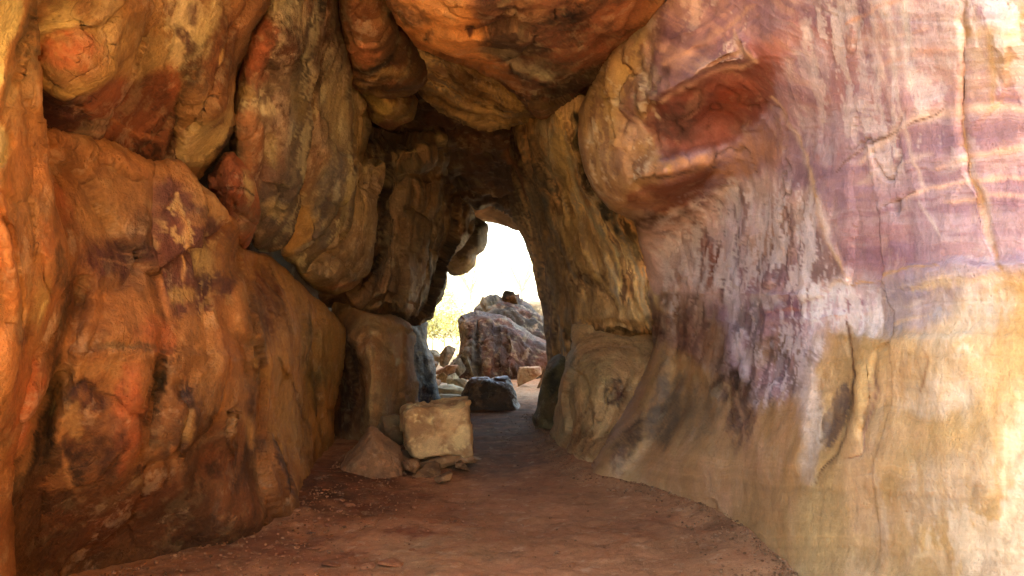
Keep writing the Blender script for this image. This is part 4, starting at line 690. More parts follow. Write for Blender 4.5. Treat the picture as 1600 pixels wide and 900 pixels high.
view_mass('rock_wall', 'wide orange brown rock wall with violet patches and dark slanting hollows', 'rock wall',
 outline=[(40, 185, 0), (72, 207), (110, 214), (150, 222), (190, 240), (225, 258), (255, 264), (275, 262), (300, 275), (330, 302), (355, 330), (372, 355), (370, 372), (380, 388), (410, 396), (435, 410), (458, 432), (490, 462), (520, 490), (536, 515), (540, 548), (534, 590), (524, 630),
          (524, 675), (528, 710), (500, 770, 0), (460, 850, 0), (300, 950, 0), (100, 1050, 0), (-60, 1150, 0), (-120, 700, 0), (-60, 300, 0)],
 depth=[(60, 200, 3.85), (150, 230, 4.3), (270, 265, 4.9), (370, 350, 5.55), (150, 400, 4.1), (260, 450, 4.65), (360, 440, 5.75), (385, 400, 6.9), (450, 440, 8.0), (535, 520, 10.2), (520, 705, 9.8), (470, 600, 7.9), (440, 818, 6.3), (495, 745, 8.3), (300, 862, 5.55), (120, 900, 5.02),
        (0, 960, 4.37), (-60, 1050, 3.7), (60, 600, 3.75), (0, 400, 3.4), (-80, 700, 3.2), (200, 650, 4.4), (350, 650, 5.3), (400, 560, 6.0), (400, 720, 6.0), (300, 950, 5.7), (440, 880, 6.6), (120, 1000, 5.1), (520, 780, 9.9), (500, 560, 8.8)],
 base=(158, 98, 46), base2=(128, 76, 38), mat='rust', cell_t=[(1.0, .06, .02), (.36, .018, .006)], rnd=(10, .12), cell=3.0, amp=.028, nsc=1.15, seed=89, back=1.0, varn=.3, bloom=.2, ridge=.02, cracks=.0, stretch=(1, 1, .7),
 bumps=[(80, 640, 16, 80, 16, -.22), (240, 620, 14, 76, 14, -.18), (45, 640, 18, 100, 14, .12), (205, 640, 24, 90, 10, .12), (150, 640, 26, 40, 0, .06), (330, 720, 30, 40, 10, -.12), (375, 640, 16, 50, 12, .12), (290, 660, 26, 50, 0, .07), (320, 400, 34, 70, 0, .08), (180, 520, 60, 36, 0, .10), (360, 540, 60, 40, 0, .08), (120, 480, 16, 60, 16, -.16), (150, 760, 40, 50, 0, .08), (60, 780, 20, 50, 10, -.1)],
 strokes=[([(232, 262), (230, 330), (240, 400), (252, 460), (260, 520)], 8, -.06), ([(225, 280), (222, 340), (232, 420)], 9, .03), ([(372, 352), (366, 400), (355, 440), (362, 500), (385, 560), (396, 620)], 10, -.14), ([(372, 430), (380, 480), (400, 530), (410, 600)], 10, .10),
          ([(110, 540), (170, 548), (250, 545), (330, 552), (400, 560)], 4, .06, 's', 40), ([(75, 212), (150, 240), (200, 268), (222, 280)], 5, .06), ([(430, 560), (460, 620), (490, 680), (505, 740)], 6, -.08), ([(440, 440), (450, 560), (470, 640)], 12, .10), ([(480, 470), (485, 560), (492, 640)], 9, -.06),
          ([(275, 590), (285, 660), (270, 740)], 5, -.07), ([(378, 630), (365, 680), (372, 720)], 6, .09), ([(425, 680), (440, 740), (445, 800)], 5, -.09), ([(450, 690), (460, 750), (458, 800)], 7, .08), ([(270, 320), (282, 380), (288, 430)], 3, .02), ],
 paint=[('p', [(135, 270), (225, 290), (236, 380), (245, 445), (190, 450), (130, 430)], (134, 86, 56), .7, 14), ('e', 190, 405, 60, 32, 5, (80, 44, 46), .95), ('e', 180, 300, 40, 26, 10, (150, 98, 52), .6), ('e', 160, 340, 30, 30, 0, (166, 112, 58), .7), ('e', 215, 370, 18, 40, 0, (84, 54, 44), .6),
        ('p', [(238, 290), (290, 300), (350, 350), (362, 400), (352, 470), (300, 500), (262, 480), (248, 400)], (100, 56, 56), .95, 9), ('e', 325, 315, 40, 22, 40, (168, 116, 62), .9), ('e', 322, 400, 16, 34, -15, (188, 152, 96), .9), ('e', 290, 462, 26, 12, -10, (176, 134, 74), .85), ('e', 350, 400, 12, 40, -5, (172, 114, 56), .8), ('e', 300, 345, 14, 9, 0, (160, 104, 60), .7), ('e', 335, 450, 26, 22, 0, (84, 56, 64), .8), ('e', 320, 340, 22, 10, 30, (80, 52, 48), .6),
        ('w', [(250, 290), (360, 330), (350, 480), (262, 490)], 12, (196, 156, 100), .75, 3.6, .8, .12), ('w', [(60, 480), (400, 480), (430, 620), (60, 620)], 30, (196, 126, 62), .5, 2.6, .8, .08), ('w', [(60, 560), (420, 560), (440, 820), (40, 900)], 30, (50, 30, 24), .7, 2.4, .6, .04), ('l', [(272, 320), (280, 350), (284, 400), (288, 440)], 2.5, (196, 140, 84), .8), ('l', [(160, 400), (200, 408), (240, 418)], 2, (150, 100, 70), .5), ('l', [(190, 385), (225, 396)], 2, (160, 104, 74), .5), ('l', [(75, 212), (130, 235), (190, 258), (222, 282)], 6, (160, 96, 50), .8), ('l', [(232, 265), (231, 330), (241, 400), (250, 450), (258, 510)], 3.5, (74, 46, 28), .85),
        ('l', [(244, 400), (254, 450), (260, 490)], 3, (184, 110, 60), .7), ('e', 90, 260, 14, 8, 0, (140, 106, 74), .7), ('e', 85, 330, 24, 60, 0, (142, 66, 30), .7),
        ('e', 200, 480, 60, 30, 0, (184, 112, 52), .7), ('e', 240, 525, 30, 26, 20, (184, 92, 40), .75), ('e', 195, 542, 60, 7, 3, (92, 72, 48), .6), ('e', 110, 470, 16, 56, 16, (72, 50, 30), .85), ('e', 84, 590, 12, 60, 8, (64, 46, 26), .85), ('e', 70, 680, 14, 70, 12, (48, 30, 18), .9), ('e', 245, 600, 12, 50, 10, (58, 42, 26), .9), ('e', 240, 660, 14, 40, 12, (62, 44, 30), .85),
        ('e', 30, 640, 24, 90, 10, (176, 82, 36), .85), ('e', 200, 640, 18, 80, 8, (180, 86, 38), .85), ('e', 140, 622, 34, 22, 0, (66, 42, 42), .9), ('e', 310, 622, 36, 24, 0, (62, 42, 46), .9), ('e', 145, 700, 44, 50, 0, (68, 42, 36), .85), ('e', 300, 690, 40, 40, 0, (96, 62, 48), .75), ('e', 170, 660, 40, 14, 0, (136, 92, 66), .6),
        ('e', 115, 655, 14, 24, 0, (178, 130, 74), .7), ('e', 290, 665, 12, 18, 0, (180, 130, 74), .75), ('l', [(96, 700), (105, 730), (112, 760), (125, 782)], 7, (184, 118, 62), .8), ('l', [(265, 690), (280, 740), (285, 770)], 6, (180, 110, 60), .8), ('l', [(378, 640), (395, 670), (402, 700)], 8, (188, 132, 68), .85), ('l', [(375, 625), (362, 670), (358, 690)], 6, (156, 104, 54), .7), ('e', 212, 755, 9, 16, 0, (172, 124, 70), .7),
        ('e', 350, 720, 26, 34, 20, (120, 60, 28), .8), ('e', 342, 735, 12, 12, 0, (58, 34, 22), .8), ('e', 408, 695, 8, 16, 0, (96, 70, 60), .8), ('e', 120, 740, 12, 14, 0, (54, 38, 30), .8), ('e', 150, 830, 130, 44, -10, (98, 56, 28), .7), ('e', 60, 840, 30, 40, 0, (70, 42, 22), .7), ('e', 250, 800, 60, 30, 0, (88, 54, 34), .6), ('e', 348, 800, 10, 26, 0, (150, 126, 110), .55),
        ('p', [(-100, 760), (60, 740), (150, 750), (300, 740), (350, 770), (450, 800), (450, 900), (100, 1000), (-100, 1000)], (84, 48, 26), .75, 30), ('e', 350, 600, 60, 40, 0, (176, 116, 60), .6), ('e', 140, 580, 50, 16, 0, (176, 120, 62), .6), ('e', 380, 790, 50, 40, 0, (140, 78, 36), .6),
        ('p', [(392, 400), (440, 415), (500, 470), (536, 515), (540, 560), (522, 640), (526, 710), (480, 790), (440, 700), (415, 620), (400, 520), (372, 440)], (186, 126, 52), .9, 14), ('e', 415, 470, 26, 60, -8, (110, 58, 26), .85), ('e', 400, 540, 14, 60, 0, (100, 66, 32), .7), ('e', 450, 640, 30, 70, -10, (178, 126, 50), .7), ('e', 490, 560, 18, 60, 0, (138, 112, 56), .6),
        ('l', [(486, 470), (488, 560), (500, 650)], 4, (86, 70, 44), .7), ('l', [(436, 560), (462, 620), (486, 680)], 3, (100, 64, 28), .7), ('e', 520, 560, 12, 50, 0, (150, 120, 60), .6), ('e', 500, 720, 20, 40, 20, (116, 72, 30), .6), ('l', [(372, 440), (366, 480), (380, 520)], 6, (184, 118, 56), .8), ('l', [(426, 690), (438, 730), (444, 790)], 2.5, (64, 36, 18), .85)])

view_mass('rock_pillar', 'nearest orange rock pillar with cream patches running down the left edge', 'rock pillar',
 outline=[(-260, -160, 0), (66, -160), (56, -40), (54, 50), (56, 110), (62, 170), (70, 225), (80, 280), (94, 340), (108, 390), (112, 430), (98, 480), (80, 525), (58, 560), (48, 620, 1), (30, 700), (20, 800), (25, 900), (15, 1050, 0), (-200, 1250, 0), (-330, 600, 0)],
 depth=[(60, -100, 3.0), (56, 60, 3.25), (70, 230, 3.5), (105, 400, 3.75), (60, 560, 3.65), (25, 800, 3.9), (20, 1000, 3.9), (0, 0, 2.85), (0, 300, 3.05), (0, 600, 3.25), (-120, 0, 2.5), (-120, 500, 2.7), (-200, 1000, 2.8), (-250, 200, 2.2), (50, 420, 3.35)],
 base=(176, 112, 52), base2=(160, 92, 42), mat='rust', cell_t=[(.7, .025, .008)], rnd=(12, .15), cell=3.0, amp=.03, nsc=1.4, seed=97, back=.9, ridge=.015, stretch=(1, 1, .55),
 bumps=[(12, 130, 16, 60, 10, .07), (5, 230, 14, 50, 0, .08), (20, 420, 14, 90, -6, .10), (78, 400, 14, 36, 0, .06), (8, 560, 14, 50, 0, .08)],
 strokes=[([(40, 60), (30, 120), (14, 160), (2, 210)], 6, -.05), ([(0, 165), (35, 172), (60, 185)], 4, .03), ([(2, 320), (22, 380), (32, 450), (30, 520)], 5, -.07), ([(60, 390), (68, 440), (84, 470)], 5, -.04), ([(0, 505), (30, 508)], 3, -.03), ([(18, 205), (22, 225), (12, 245), (0, 262)], 4, -.05)],
 paint=[('p', [(-60, -60), (30, -60), (32, 30), (18, 70), (10, 110), (0, 140), (-60, 160)], (214, 184, 116), .9, 5), ('p', [(-60, 185), (8, 195), (20, 218), (16, 245), (4, 262), (-60, 300)], (216, 184, 120), .9, 5), ('e', 44, 60, 10, 70, 6, (106, 78, 46), .8), ('e', 20, 140, 12, 26, 0, (142, 110, 66), .6), ('e', 40, 230, 20, 50, 0, (170, 106, 54), .6),  # starts with the cream patches down the outer left edge
        ('e', 72, 370, 12, 30, 0, (190, 104, 44), .7), ('e', 50, 340, 26, 40, 0, (150, 110, 68), .6), ('e', 62, 470, 12, 40, 12, (184, 140, 70), .7), ('l', [(58, 500), (64, 480), (72, 470)], 3, (216, 180, 110), .8), ('e', 95, 420, 12, 40, -10, (90, 66, 42), .7), ('e', 12, 400, 16, 100, 0, (206, 116, 46), .8), ('e', 8, 560, 14, 60, 0, (206, 122, 54), .8), ('e', 36, 520, 16, 16, 0, (110, 58, 30), .7), ('e', 30, 640, 24, 80, 0, (182, 88, 38), .6), ('e', 0, 850, 30, 80, 0, (140, 76, 36), .6)])
# ================================================================== ground
def axis(dense0, dense1, step, far, grow=1.22):
    a = list(np.arange(dense0, dense1+step/2, step)); s = step; v = a[-1]
    while v < far:
        s *= grow; v += s; a.append(v)
    s = step; v = a[0]; pre = []
    while v > -far:
        s *= grow; v -= s; pre.append(v)
    return np.array(pre[::-1]+a)
def ground_z(x, y):
    z = .09*np.exp(-((x+2.1)/.6)**2)*sstep(5, 8, y)*sstep(13, 9, y)      # dirt banked against the left wall
    z = z+.05*np.exp(-((x-1.6)/.5)**2)*sstep(11, 6, y)
    z = z-.03*np.exp(-((x+.2)/.8)**2)*sstep(3, 5, y)*sstep(14, 9, y)     # trodden line
    z = z+.07*np.exp(-np.maximum(np.interp(y, [5, 6.05, 7.4, 8, 10.4, 11.7, 13.4], [1.65, 1.65, 1.19, .75, .5, .42, .36])-x, 0)/.14)*sstep(13, 10, y)*sstep(3, 5, y)
    z = z+sstep(24, 44, y)*1.2+sstep(60, 300, y)*5
    return z
def gz(x, y):
    return float(ground_z(np.array([x]), np.array([y]))[0])
gxs = axis(-3.4, 2.6, .035, 900); gys = [3.4]
while gys[-1] < 26: gys.append(gys[-1]*1.0065)
ys = 0.2; v = gys[-1]
while v < 1500: ys *= 1.18; v += ys; gys.append(v)
s_ = .03; v = 3.4; pre = []
while v > -600: s_ *= 1.25; v -= s_; pre.append(v)
gys = np.array(pre[::-1]+gys)
GX, GY = np.meshgrid(gxs, gys); gx_, gy_ = GX.ravel(), GY.ravel()
GP = np.stack([gx_, gy_, np.zeros_like(gx_)], -1)
near = sstep(30, 18, np.hypot(gx_, gy_))
lump = fbm(GP, 3.2, 5, 4, .58)
gz_ = ground_z(gx_, gy_)+.030*fbm(GP, .8, 4, 1)+.020*lump*near+.012*fbm(GP, 14, 3, 6)*near+sstep(28, 80, np.hypot(gx_, gy_))*1.2*fbm(GP, .02, 3, 9)
stony = sstep(-.05, .25, fbm(GP, 1.3, 3, 12)+.35*np.exp(-((gx_+.9)/1.0)**2-((gy_-5.6)/1.3)**2)-.1)
gz_ += .012*stony*ridged(GP, 9, 2, 2)*near
gcol = np.tile(lin((170, 112, 72)), (len(gx_), 1))
k = sstep(-.2, .35, fbm(GP, .9, 5, 20, .6))[:, None]; gcol = gcol*(1-k)+lin((146, 92, 58))*k
k = (sstep(.05, .35, fbm(GP, 1.8, 5, 30, .62))*.7)[:, None]; gcol = gcol*(1-k)+lin((186, 126, 82))*k
k = (sstep(.1, .4, fbm(GP, 5, 4, 33, .62))*.5*stony)[:, None]; gcol = gcol*(1-k)+lin((168, 120, 82))*k
safe = np.maximum(gy_, 2.0); ppx = CX+gx_/safe*F; ppy = HY+EYE/safe*F
fr = gy_ > 3
sub = gcol[fr]
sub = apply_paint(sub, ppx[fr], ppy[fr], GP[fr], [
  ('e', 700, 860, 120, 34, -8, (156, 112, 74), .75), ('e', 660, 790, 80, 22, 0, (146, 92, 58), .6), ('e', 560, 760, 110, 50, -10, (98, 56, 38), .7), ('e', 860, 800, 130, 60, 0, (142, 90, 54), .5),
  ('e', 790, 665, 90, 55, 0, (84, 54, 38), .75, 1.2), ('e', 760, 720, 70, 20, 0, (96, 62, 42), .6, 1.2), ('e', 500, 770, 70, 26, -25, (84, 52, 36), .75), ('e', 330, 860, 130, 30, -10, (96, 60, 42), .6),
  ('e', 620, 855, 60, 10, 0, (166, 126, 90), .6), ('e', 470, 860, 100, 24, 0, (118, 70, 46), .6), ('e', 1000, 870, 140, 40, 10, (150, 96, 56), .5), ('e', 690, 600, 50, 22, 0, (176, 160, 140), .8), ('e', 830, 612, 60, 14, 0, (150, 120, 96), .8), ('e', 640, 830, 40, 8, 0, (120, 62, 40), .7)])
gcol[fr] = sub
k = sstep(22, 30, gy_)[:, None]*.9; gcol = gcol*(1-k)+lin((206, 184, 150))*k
k = sstep(1.5, -1.5, gy_)[:, None]*.95; gcol = gcol*(1-k)+lin((205, 164, 120))*k  # unseen ground behind the camera paled to bounce warm light inside
nx, ny = len(gxs), len(gys)
J, I = np.meshgrid(np.arange(ny-1), np.arange(nx-1), indexing='ij'); J = J.ravel(); I = I.ravel()
gf = np.stack([J*nx+I, J*nx+I+1, (J+1)*nx+I+1, (J+1)*nx+I], -1).tolist()
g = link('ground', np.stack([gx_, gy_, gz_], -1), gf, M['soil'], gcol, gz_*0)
g['kind'] = 'structure'

# ================================================================== loose rocks
boulder('boulder', 'big pale yellow block boulder with a flat top resting on small slabs beside the path', 'boulder', at(679, 670, 8.95), (.80, .70, .62), 5, 'stone',
        planes=[(1, 0, .03, .93), (-.13, 0, 1, .92), (0, -.1, -1, .92), (0.05, -1, .18, .84), (-.75, -.1, -.66, 1.18), (-.7, -.1, .7, 1.2), (-1, -.15, -.1, .95), (0, 1, 0, .9), (.1, -.75, .7, 1.12), (-.6, -.7, 0, 1.15)], nrand=0, sharp=13, amp=.03,
        base=(216, 166, 114), c2=(168, 116, 72), c3=(228, 184, 124), sub=6, rot=(0, 0, 4), nsc=1.4, chip=.06)
boulder('boulder', 'small brown peaked boulder half sunk in the dirt beside the pale yellow block', 'boulder', at(579, 716, 8.3), (.66, .62, .62), 8, 'stone',
        planes=[(-.70, -.25, .68, .50), (.62, -.15, .72, .60), (-.25, -.92, .35, .66), (.6, -.75, .3, .74), (0, 1, .3, .8), (0, 0, -1, .8), (-1, 0, 0, 1.0), (1, 0, .05, .95)], nrand=0, sharp=9, amp=.035,
        base=(150, 104, 74), c2=(128, 86, 60), c3=(164, 108, 72), sub=6, nsc=1.3)
boulder('boulder', 'low dull boulder in the shade between the pale yellow block and the ochre pillar', 'boulder', at(612, 672, 9.9), (.5, .5, .42), 12, 'stone', base=(128, 94, 62), c2=(104, 72, 48), sub=5, amp=.03)
boulder('boulder', 'dark wet boulder with a glossy top lying across the path near the exit', 'boulder', at(762, 618, 14.6), (1.26, .8, .66), 21, 'wet',
        planes=[(.04, -.15, 1, .86), (-.93, -.1, .32, .93), (.95, -.1, .28, .94), (0, -1, .3, .82), (-.6, -.5, .6, 1.1), (0, 1, .2, .9), (0, 0, -1, .9), (.5, -.6, .6, 1.12)], nrand=2, sharp=10, amp=.07, base=(92, 56, 34), c2=(62, 40, 26), c3=(118, 76, 44), sub=6)
boulder('boulder', 'squat pinkish block by the right side of the exit', 'boulder', at(827, 588, 19.6), (.60, .5, .46), 23, 'stone',
        planes=[(0, 0, 1, .9), (1, 0, .1, .9), (-1, -.1, .1, .9), (0, -1, .1, .85)], nrand=6, sharp=14, amp=.03, base=(178, 140, 108), c2=(150, 100, 76), sub=5)
boulder('boulder', 'little brown stone half hidden behind the right edge of the exit', 'boulder', at(852, 590, 18.8), (.4, .4, .5), 24, 'stone', base=(150, 112, 84), c2=(120, 84, 60), sub=4)

view_mass('rock_outcrop', 'domed brown outcrop with pale drip streaks standing outside the exit', 'rock outcrop',
 outline=[(716, 500), (722, 493), (735, 488), (744, 486), (760, 487), (775, 490), (792, 496), (812, 510), (832, 522), (855, 532), (885, 545, 0), (900, 600, 0), (850, 610, 0), (700, 606, 0), (698, 590), (706, 570), (716, 552), (718, 530)],
 depth=[(700, 600, 21.6), (850, 605, 21.8), (722, 500, 22.8), (780, 500, 22.6), (850, 540, 22.4), (775, 560, 21.4), (740, 550, 21.7), (890, 590, 22)],
 base=(70, 42, 22), base2=(48, 29, 16), cell_t=[(1.6, .10, .05)], mat='rust', bloom=.3, rnd=(20, 1.4), cell=1.6, amp=.22, nsc=.7, seed=101, back=2.5, edge_noise=1.2, warp=2.5, cracks=.05, stretch=(1, 1, .5),
 strokes=[([(726, 535), (732, 555), (740, 590)], 3, .12), ([(747, 500), (745, 540), (744, 590)], 3, -.18), ([(775, 492), (777, 530), (776, 580)], 2.5, -.15), ([(790, 505), (800, 540), (796, 590)], 3, .1)],
 paint=[('l', [(724, 525), (726, 548), (736, 570), (740, 596)], 3.5, (134, 124, 108), .8), ('l', [(744, 500), (742, 550), (743, 590)], 2.5, (104, 96, 88), .6), ('l', [(786, 497), (820, 516), (850, 534)], 3, (104, 96, 88), .6), ('e', 724, 510, 8, 14, 0, (104, 90, 70), .7), ('e', 761, 550, 9, 34, 0, (92, 54, 36), .7), ('e', 748, 550, 4, 40, 0, (54, 42, 38), .7), ('e', 812, 560, 26, 30, 0, (76, 44, 30), .6), ('e', 730, 545, 6, 10, 0, (90, 74, 58), .8)])
view_mass('rock_outcrop', 'higher dark rock ridge behind the domed outcrop', 'rock outcrop',
 outline=[(740, 500, 0), (742, 486), (746, 478), (755, 472), (770, 469), (785, 467), (812, 467), (826, 474), (838, 486), (850, 496), (870, 510, 0), (890, 560, 0), (760, 560, 0)],
 depth=[(745, 490, 25.6), (812, 468, 26), (850, 500, 25.6), (800, 500, 24.6), (780, 550, 24), (880, 550, 24.5)], base=(54, 42, 28), base2=(40, 31, 21), cell_t=[(1.6, .10, .05)], mat='rust', rnd=(14, 1.2), cell=1.8, amp=.25, nsc=.8, seed=103, back=2.0, edge_noise=1.0, warp=2,
 paint=[('e', 760, 480, 16, 8, 0, (100, 90, 66), .6)])
view_mass('rock_outcrop', 'paler sloping rock shoulder at the right behind the dark ridge', 'rock outcrop',
 outline=[(806, 472), (822, 470), (838, 470), (852, 476), (880, 490, 0), (900, 560, 0), (820, 560, 0)], depth=[(810, 476, 28), (850, 476, 28), (880, 540, 27), (820, 540, 27)], base=(92, 78, 64), base2=(66, 54, 44), mat='rust', rnd=(8, 1), cell=1.8, amp=.12, nsc=.8, seed=107, back=2, edge_noise=1, warp=2,
 paint=[('l', [(824, 486), (835, 500), (842, 512)], 2.5, (60, 46, 38), .8)])
boulder('boulder', 'little square knob of rock perched on top of the dark ridge', 'boulder', at(797, 465, 25.6), (.52, .45, .46), 31, 'stone', planes=[(1, 0, .3, .85), (-1, 0, .2, .9), (.3, 0, 1, .9)], nrand=9, sharp=10, chip=.06, base=(46, 39, 30), c2=(34, 29, 23), sub=4)

# rubble pile left of the outcrop
RB = 'broken stones heaped left of the outcrop'
for px, py, d, sz, col, rot, sd, lab in [
  (698, 556, 20.5, (.36, .4, .58), (120, 100, 84), (0, 16, 10), 41, 'tall grey slab leaning upright in the rubble outside the exit'),
  (684, 558, 21.0, (.5, .5, .46), (150, 132, 112), (10, -8, 0), 42, 'pale slab lying behind the leaning upright slab'),
  (697, 578, 19.5, (.62, .4, .22), (140, 92, 68), (0, -8, 0), 43, 'flat reddish slab on top of the rubble pile'),
  (691, 590, 18.6, (.30, .3, .26), (176, 128, 80), (0, 0, 30), 44, 'small ochre stone under the flat reddish slab'),
  (680, 598, 18.2, (.28, .3, .2), (158, 116, 88), (0, 10, 0), 45, 'small pink stone at the left foot of the rubble pile'),
  (708, 594, 18.3, (.34, .3, .26), (170, 150, 122), (0, -25, 20), 46, 'pale tilted stone at the right foot of the rubble pile'),
  (722, 598, 18.0, (.52, .5, .24), (172, 150, 122), (0, 5, 0), 47, 'long pale stone next to the glossy dark boulder'),
  (705, 610, 17.0, (.9, .7, .24), (164, 148, 124), (0, 3, 12), 48, 'broad pale flat slab in front of the rubble pile'),
  (700, 622, 15.8, (.8, .6, .14), (150, 136, 116), (0, 0, -8), 49, 'thin grey flat slab nearest the path below the rubble pile'),
  (676, 572, 20.0, (.3, .3, .3), (112, 84, 64), (0, 0, 0), 50, 'dark little stone at the back left of the rubble pile'),
  (712, 575, 21.0, (.5, .5, .5), (100, 84, 66), (0, -8, 0), 51, 'grey stone leaning against the foot of the outcrop'),
]:
    p = at(px, py, d)
    boulder('stone', lab, 'stone', p, sz, sd, 'stone', rot=rot, group=RB, base=col, c2=tuple(int(v*.75) for v in col), sub=5, nrand=12, sharp=14, amp=.04)

# slabs under the big block
SB = 'broken slabs under the pale yellow block'
for px, d, w, h, dz, lab, sd in [
  (690, 8.80, .92, .24, .06, 'wide flat slab under the right half of the pale yellow block', 61), (645, 8.85, .5, .2, .07, 'thick slab under the left half of the pale yellow block', 62),
  (722, 8.62, .16, .15, .06, 'little upright chock under the right corner of the pale yellow block', 63), (664, 8.45, .34, .14, .04, 'low slab poking out in front of the pale yellow block', 64),
  (698, 8.15, .20, .12, .04, 'knobbly chunk in front of the slabs under the block', 65), (640, 8.5, .22, .16, .06, 'dark wedge between the peaked boulder and the block', 66)]:
    x = (px-CX)/F*d
    boulder('stone', lab, 'stone', (x, d, gz(x, d)+dz), (w, .40, h), sd, 'stone', rot=(0, 0, sd*37 % 30-15), group=SB, base=(150, 104, 68), c2=(110, 72, 48), sub=5, nrand=10, sharp=12, amp=.04)

# pebbles and shards strewn on the dirt: each its own object, sharing five meshes
rs = np.random.RandomState(11)
pm = []
for i in range(6):
    V, Fc, c = boulder_mesh((1, .85, .5 if i < 4 else .25), 200+i, sub=3, nrand=9, sharp=12, amp=.05, base=(196, 144, 104) if i % 2 else (164, 110, 76), c2=(146, 96, 66))
    me = bpy.data.meshes.new('pebble'); me.from_pydata(V.tolist(), [], Fc); a = me.color_attributes.new('Col', 'FLOAT_COLOR', 'POINT')
    c4 = np.ones((len(V), 4), np.float32); c4[:, :3] = c; a.data.foreach_set('color', c4.ravel()); me.materials.append(M['stone'])
    me.polygons.foreach_set('use_smooth', [True]*len(me.polygons)); pm.append(me)
def pebble(px, py, w, me, lab, grp, flat=1.0):
    d = EYE*F/(py-HY); x = (px-CX)/F*d; s = w/F*d
    o = bpy.data.objects.new('pebble', me); COL.objects.link(o)
    o.location = (x, d, gz(x, d)+s*.12*flat); o.scale = (s, s, s*flat); o.rotation_euler = (rs.uniform(-.2, .2), rs.uniform(-.2, .2), rs.uniform(0, 6.28))
    o['label'] = lab; o['category'] = 'pebble'; o['group'] = grp
SG = 'pebbles strewn on the dirt floor'
pebble(579, 822, 17, pm[1], 'roundest pebble lying alone below the peaked boulder', SG)
pebble(608, 824, 17, pm[5], 'flat pebble just right of the roundest pebble', SG, .8)
pebble(546, 793, 15, pm[0], 'brown pebble up the slope from the roundest pebble', SG)
pebble(631, 741, 9, pm[1], 'pinkish pebble at the right foot of the peaked boulder', SG)
pebble(614, 880, 46, pm[4], 'largest flat shard of stone in the dirt at the bottom', SG, .7)
pebble(576, 884, 30, pm[5], 'pale flat shard left of the largest shard', SG, .7)
pebble(490, 858, 26, pm[4], 'reddish flat stone sunk in the dirt left of the shards', SG, .6)
pebble(464, 858, 12, pm[3], 'small round pebble left of the sunk reddish stone', SG)
pebble(520, 882, 40, pm[4], 'broad reddish stone sunk in the dirt at the bottom edge', SG, .5)
pebble(645, 858, 14, pm[2], 'dark pebble on the red patch of dirt', SG)
for i in range(150):
    a = i < 110
    px = rs.normal(570, 90) if a else rs.uniform(350, 1080); py = rs.uniform(770, 900) if a else rs.uniform(720, 900)
    if px < 350+(860-py)*1.3 and py < 860: continue
    if px > 960+(py-760)*1.6: continue
    pebble(px, py, rs.uniform(2.0, 7.5) if rs.rand() < .85 else rs.uniform(8, 13), pm[rs.randint(6)], 'tiny pebble or chip scattered on the reddish dirt floor', 'tiny chips scattered over the dirt floor', rs.uniform(.6, 1.0))
# grit too fine and too many to count, lying thickest at the wall feet and by the left wall
N = 6500; gyv = 4.6+rs.rand(N)**1.4*9; lft = np.interp(gyv, [5, 6.3, 9.8, 12], [-2.7, -1.85, -2.0, -1.6]); rgt = np.interp(gyv, [5, 6.05, 7.4, 8, 10.4, 13.4], [1.65, 1.65, 1.19, .75, .5, .36])
u = rs.rand(N); side = rs.rand(N)
u = np.where(side < .22, .03+.25*u**2, np.where(side < .6, 1-.10*u**2, np.where(side < .8, .15+.35*u, u)))
gxv = lft+(rgt-lft)*u; gs = .0035+.009*rs.rand(N)**3+.003*(side < .22)
D1, F1 = ico(1); F1 = np.array(F1); nv = len(D1)
gvv = D1[None]*gs[:, None, None]*(.6+.8*rs.rand(N, 1, 3))*(.75+.5*rs.rand(N, nv, 1)); gvv = gvv*np.array([1, 1, .6])
base_z = ground_z(gxv, gyv)+.012; gvv = gvv+np.stack([gxv, gyv, base_z], -1)[:, None]
gcl = np.repeat(lin((138, 92, 62))*(.5+.9*rs.rand(N, 1)), nv, 0)
gr = link('gravel', gvv.reshape(-1, 3), (F1[None]+np.arange(N)[:, None, None]*nv).reshape(-1, 3).tolist(), M['soil'], gcl, np.zeros(N*nv), smooth=False)
gr['kind'] = 'stuff'; gr['label'] = 'fine grit and chips scattered over the dirt floor'; gr['category'] = 'gravel'
# litter in the dirt
V, Fc, c = boulder_mesh((1, .3, .1), 301, sub=3, nrand=6, base=(40, 38, 44), c2=(24, 24, 28))
d = EYE*F/(837-HY); o = link('charcoal', V*.075, Fc, M['wet'], c, V[:, 2]); o.location = ((486-CX)/F*d, d, .02); o['label'] = 'bit of blackened charred wood lying in the dirt by the left wall'; o['category'] = 'charcoal'

# ================================================================== what stands outside, in the sun
view_mass('cliff', 'sunlit tan cliff rising behind the bushes left of the outcrop', 'cliff',
 outline=[(560, 250, 0), (690, 415), (700, 440), (712, 470), (722, 500), (724, 540), (728, 600, 0), (560, 600, 0)], depth=[(600, 300, 40), (700, 450, 42), (722, 560, 42), (600, 560, 38)], base=(206, 170, 130), base2=(190, 160, 116), mat='ochre', rnd=(14, 2), cell=3, amp=.5, nsc=.35, seed=111, back=6)

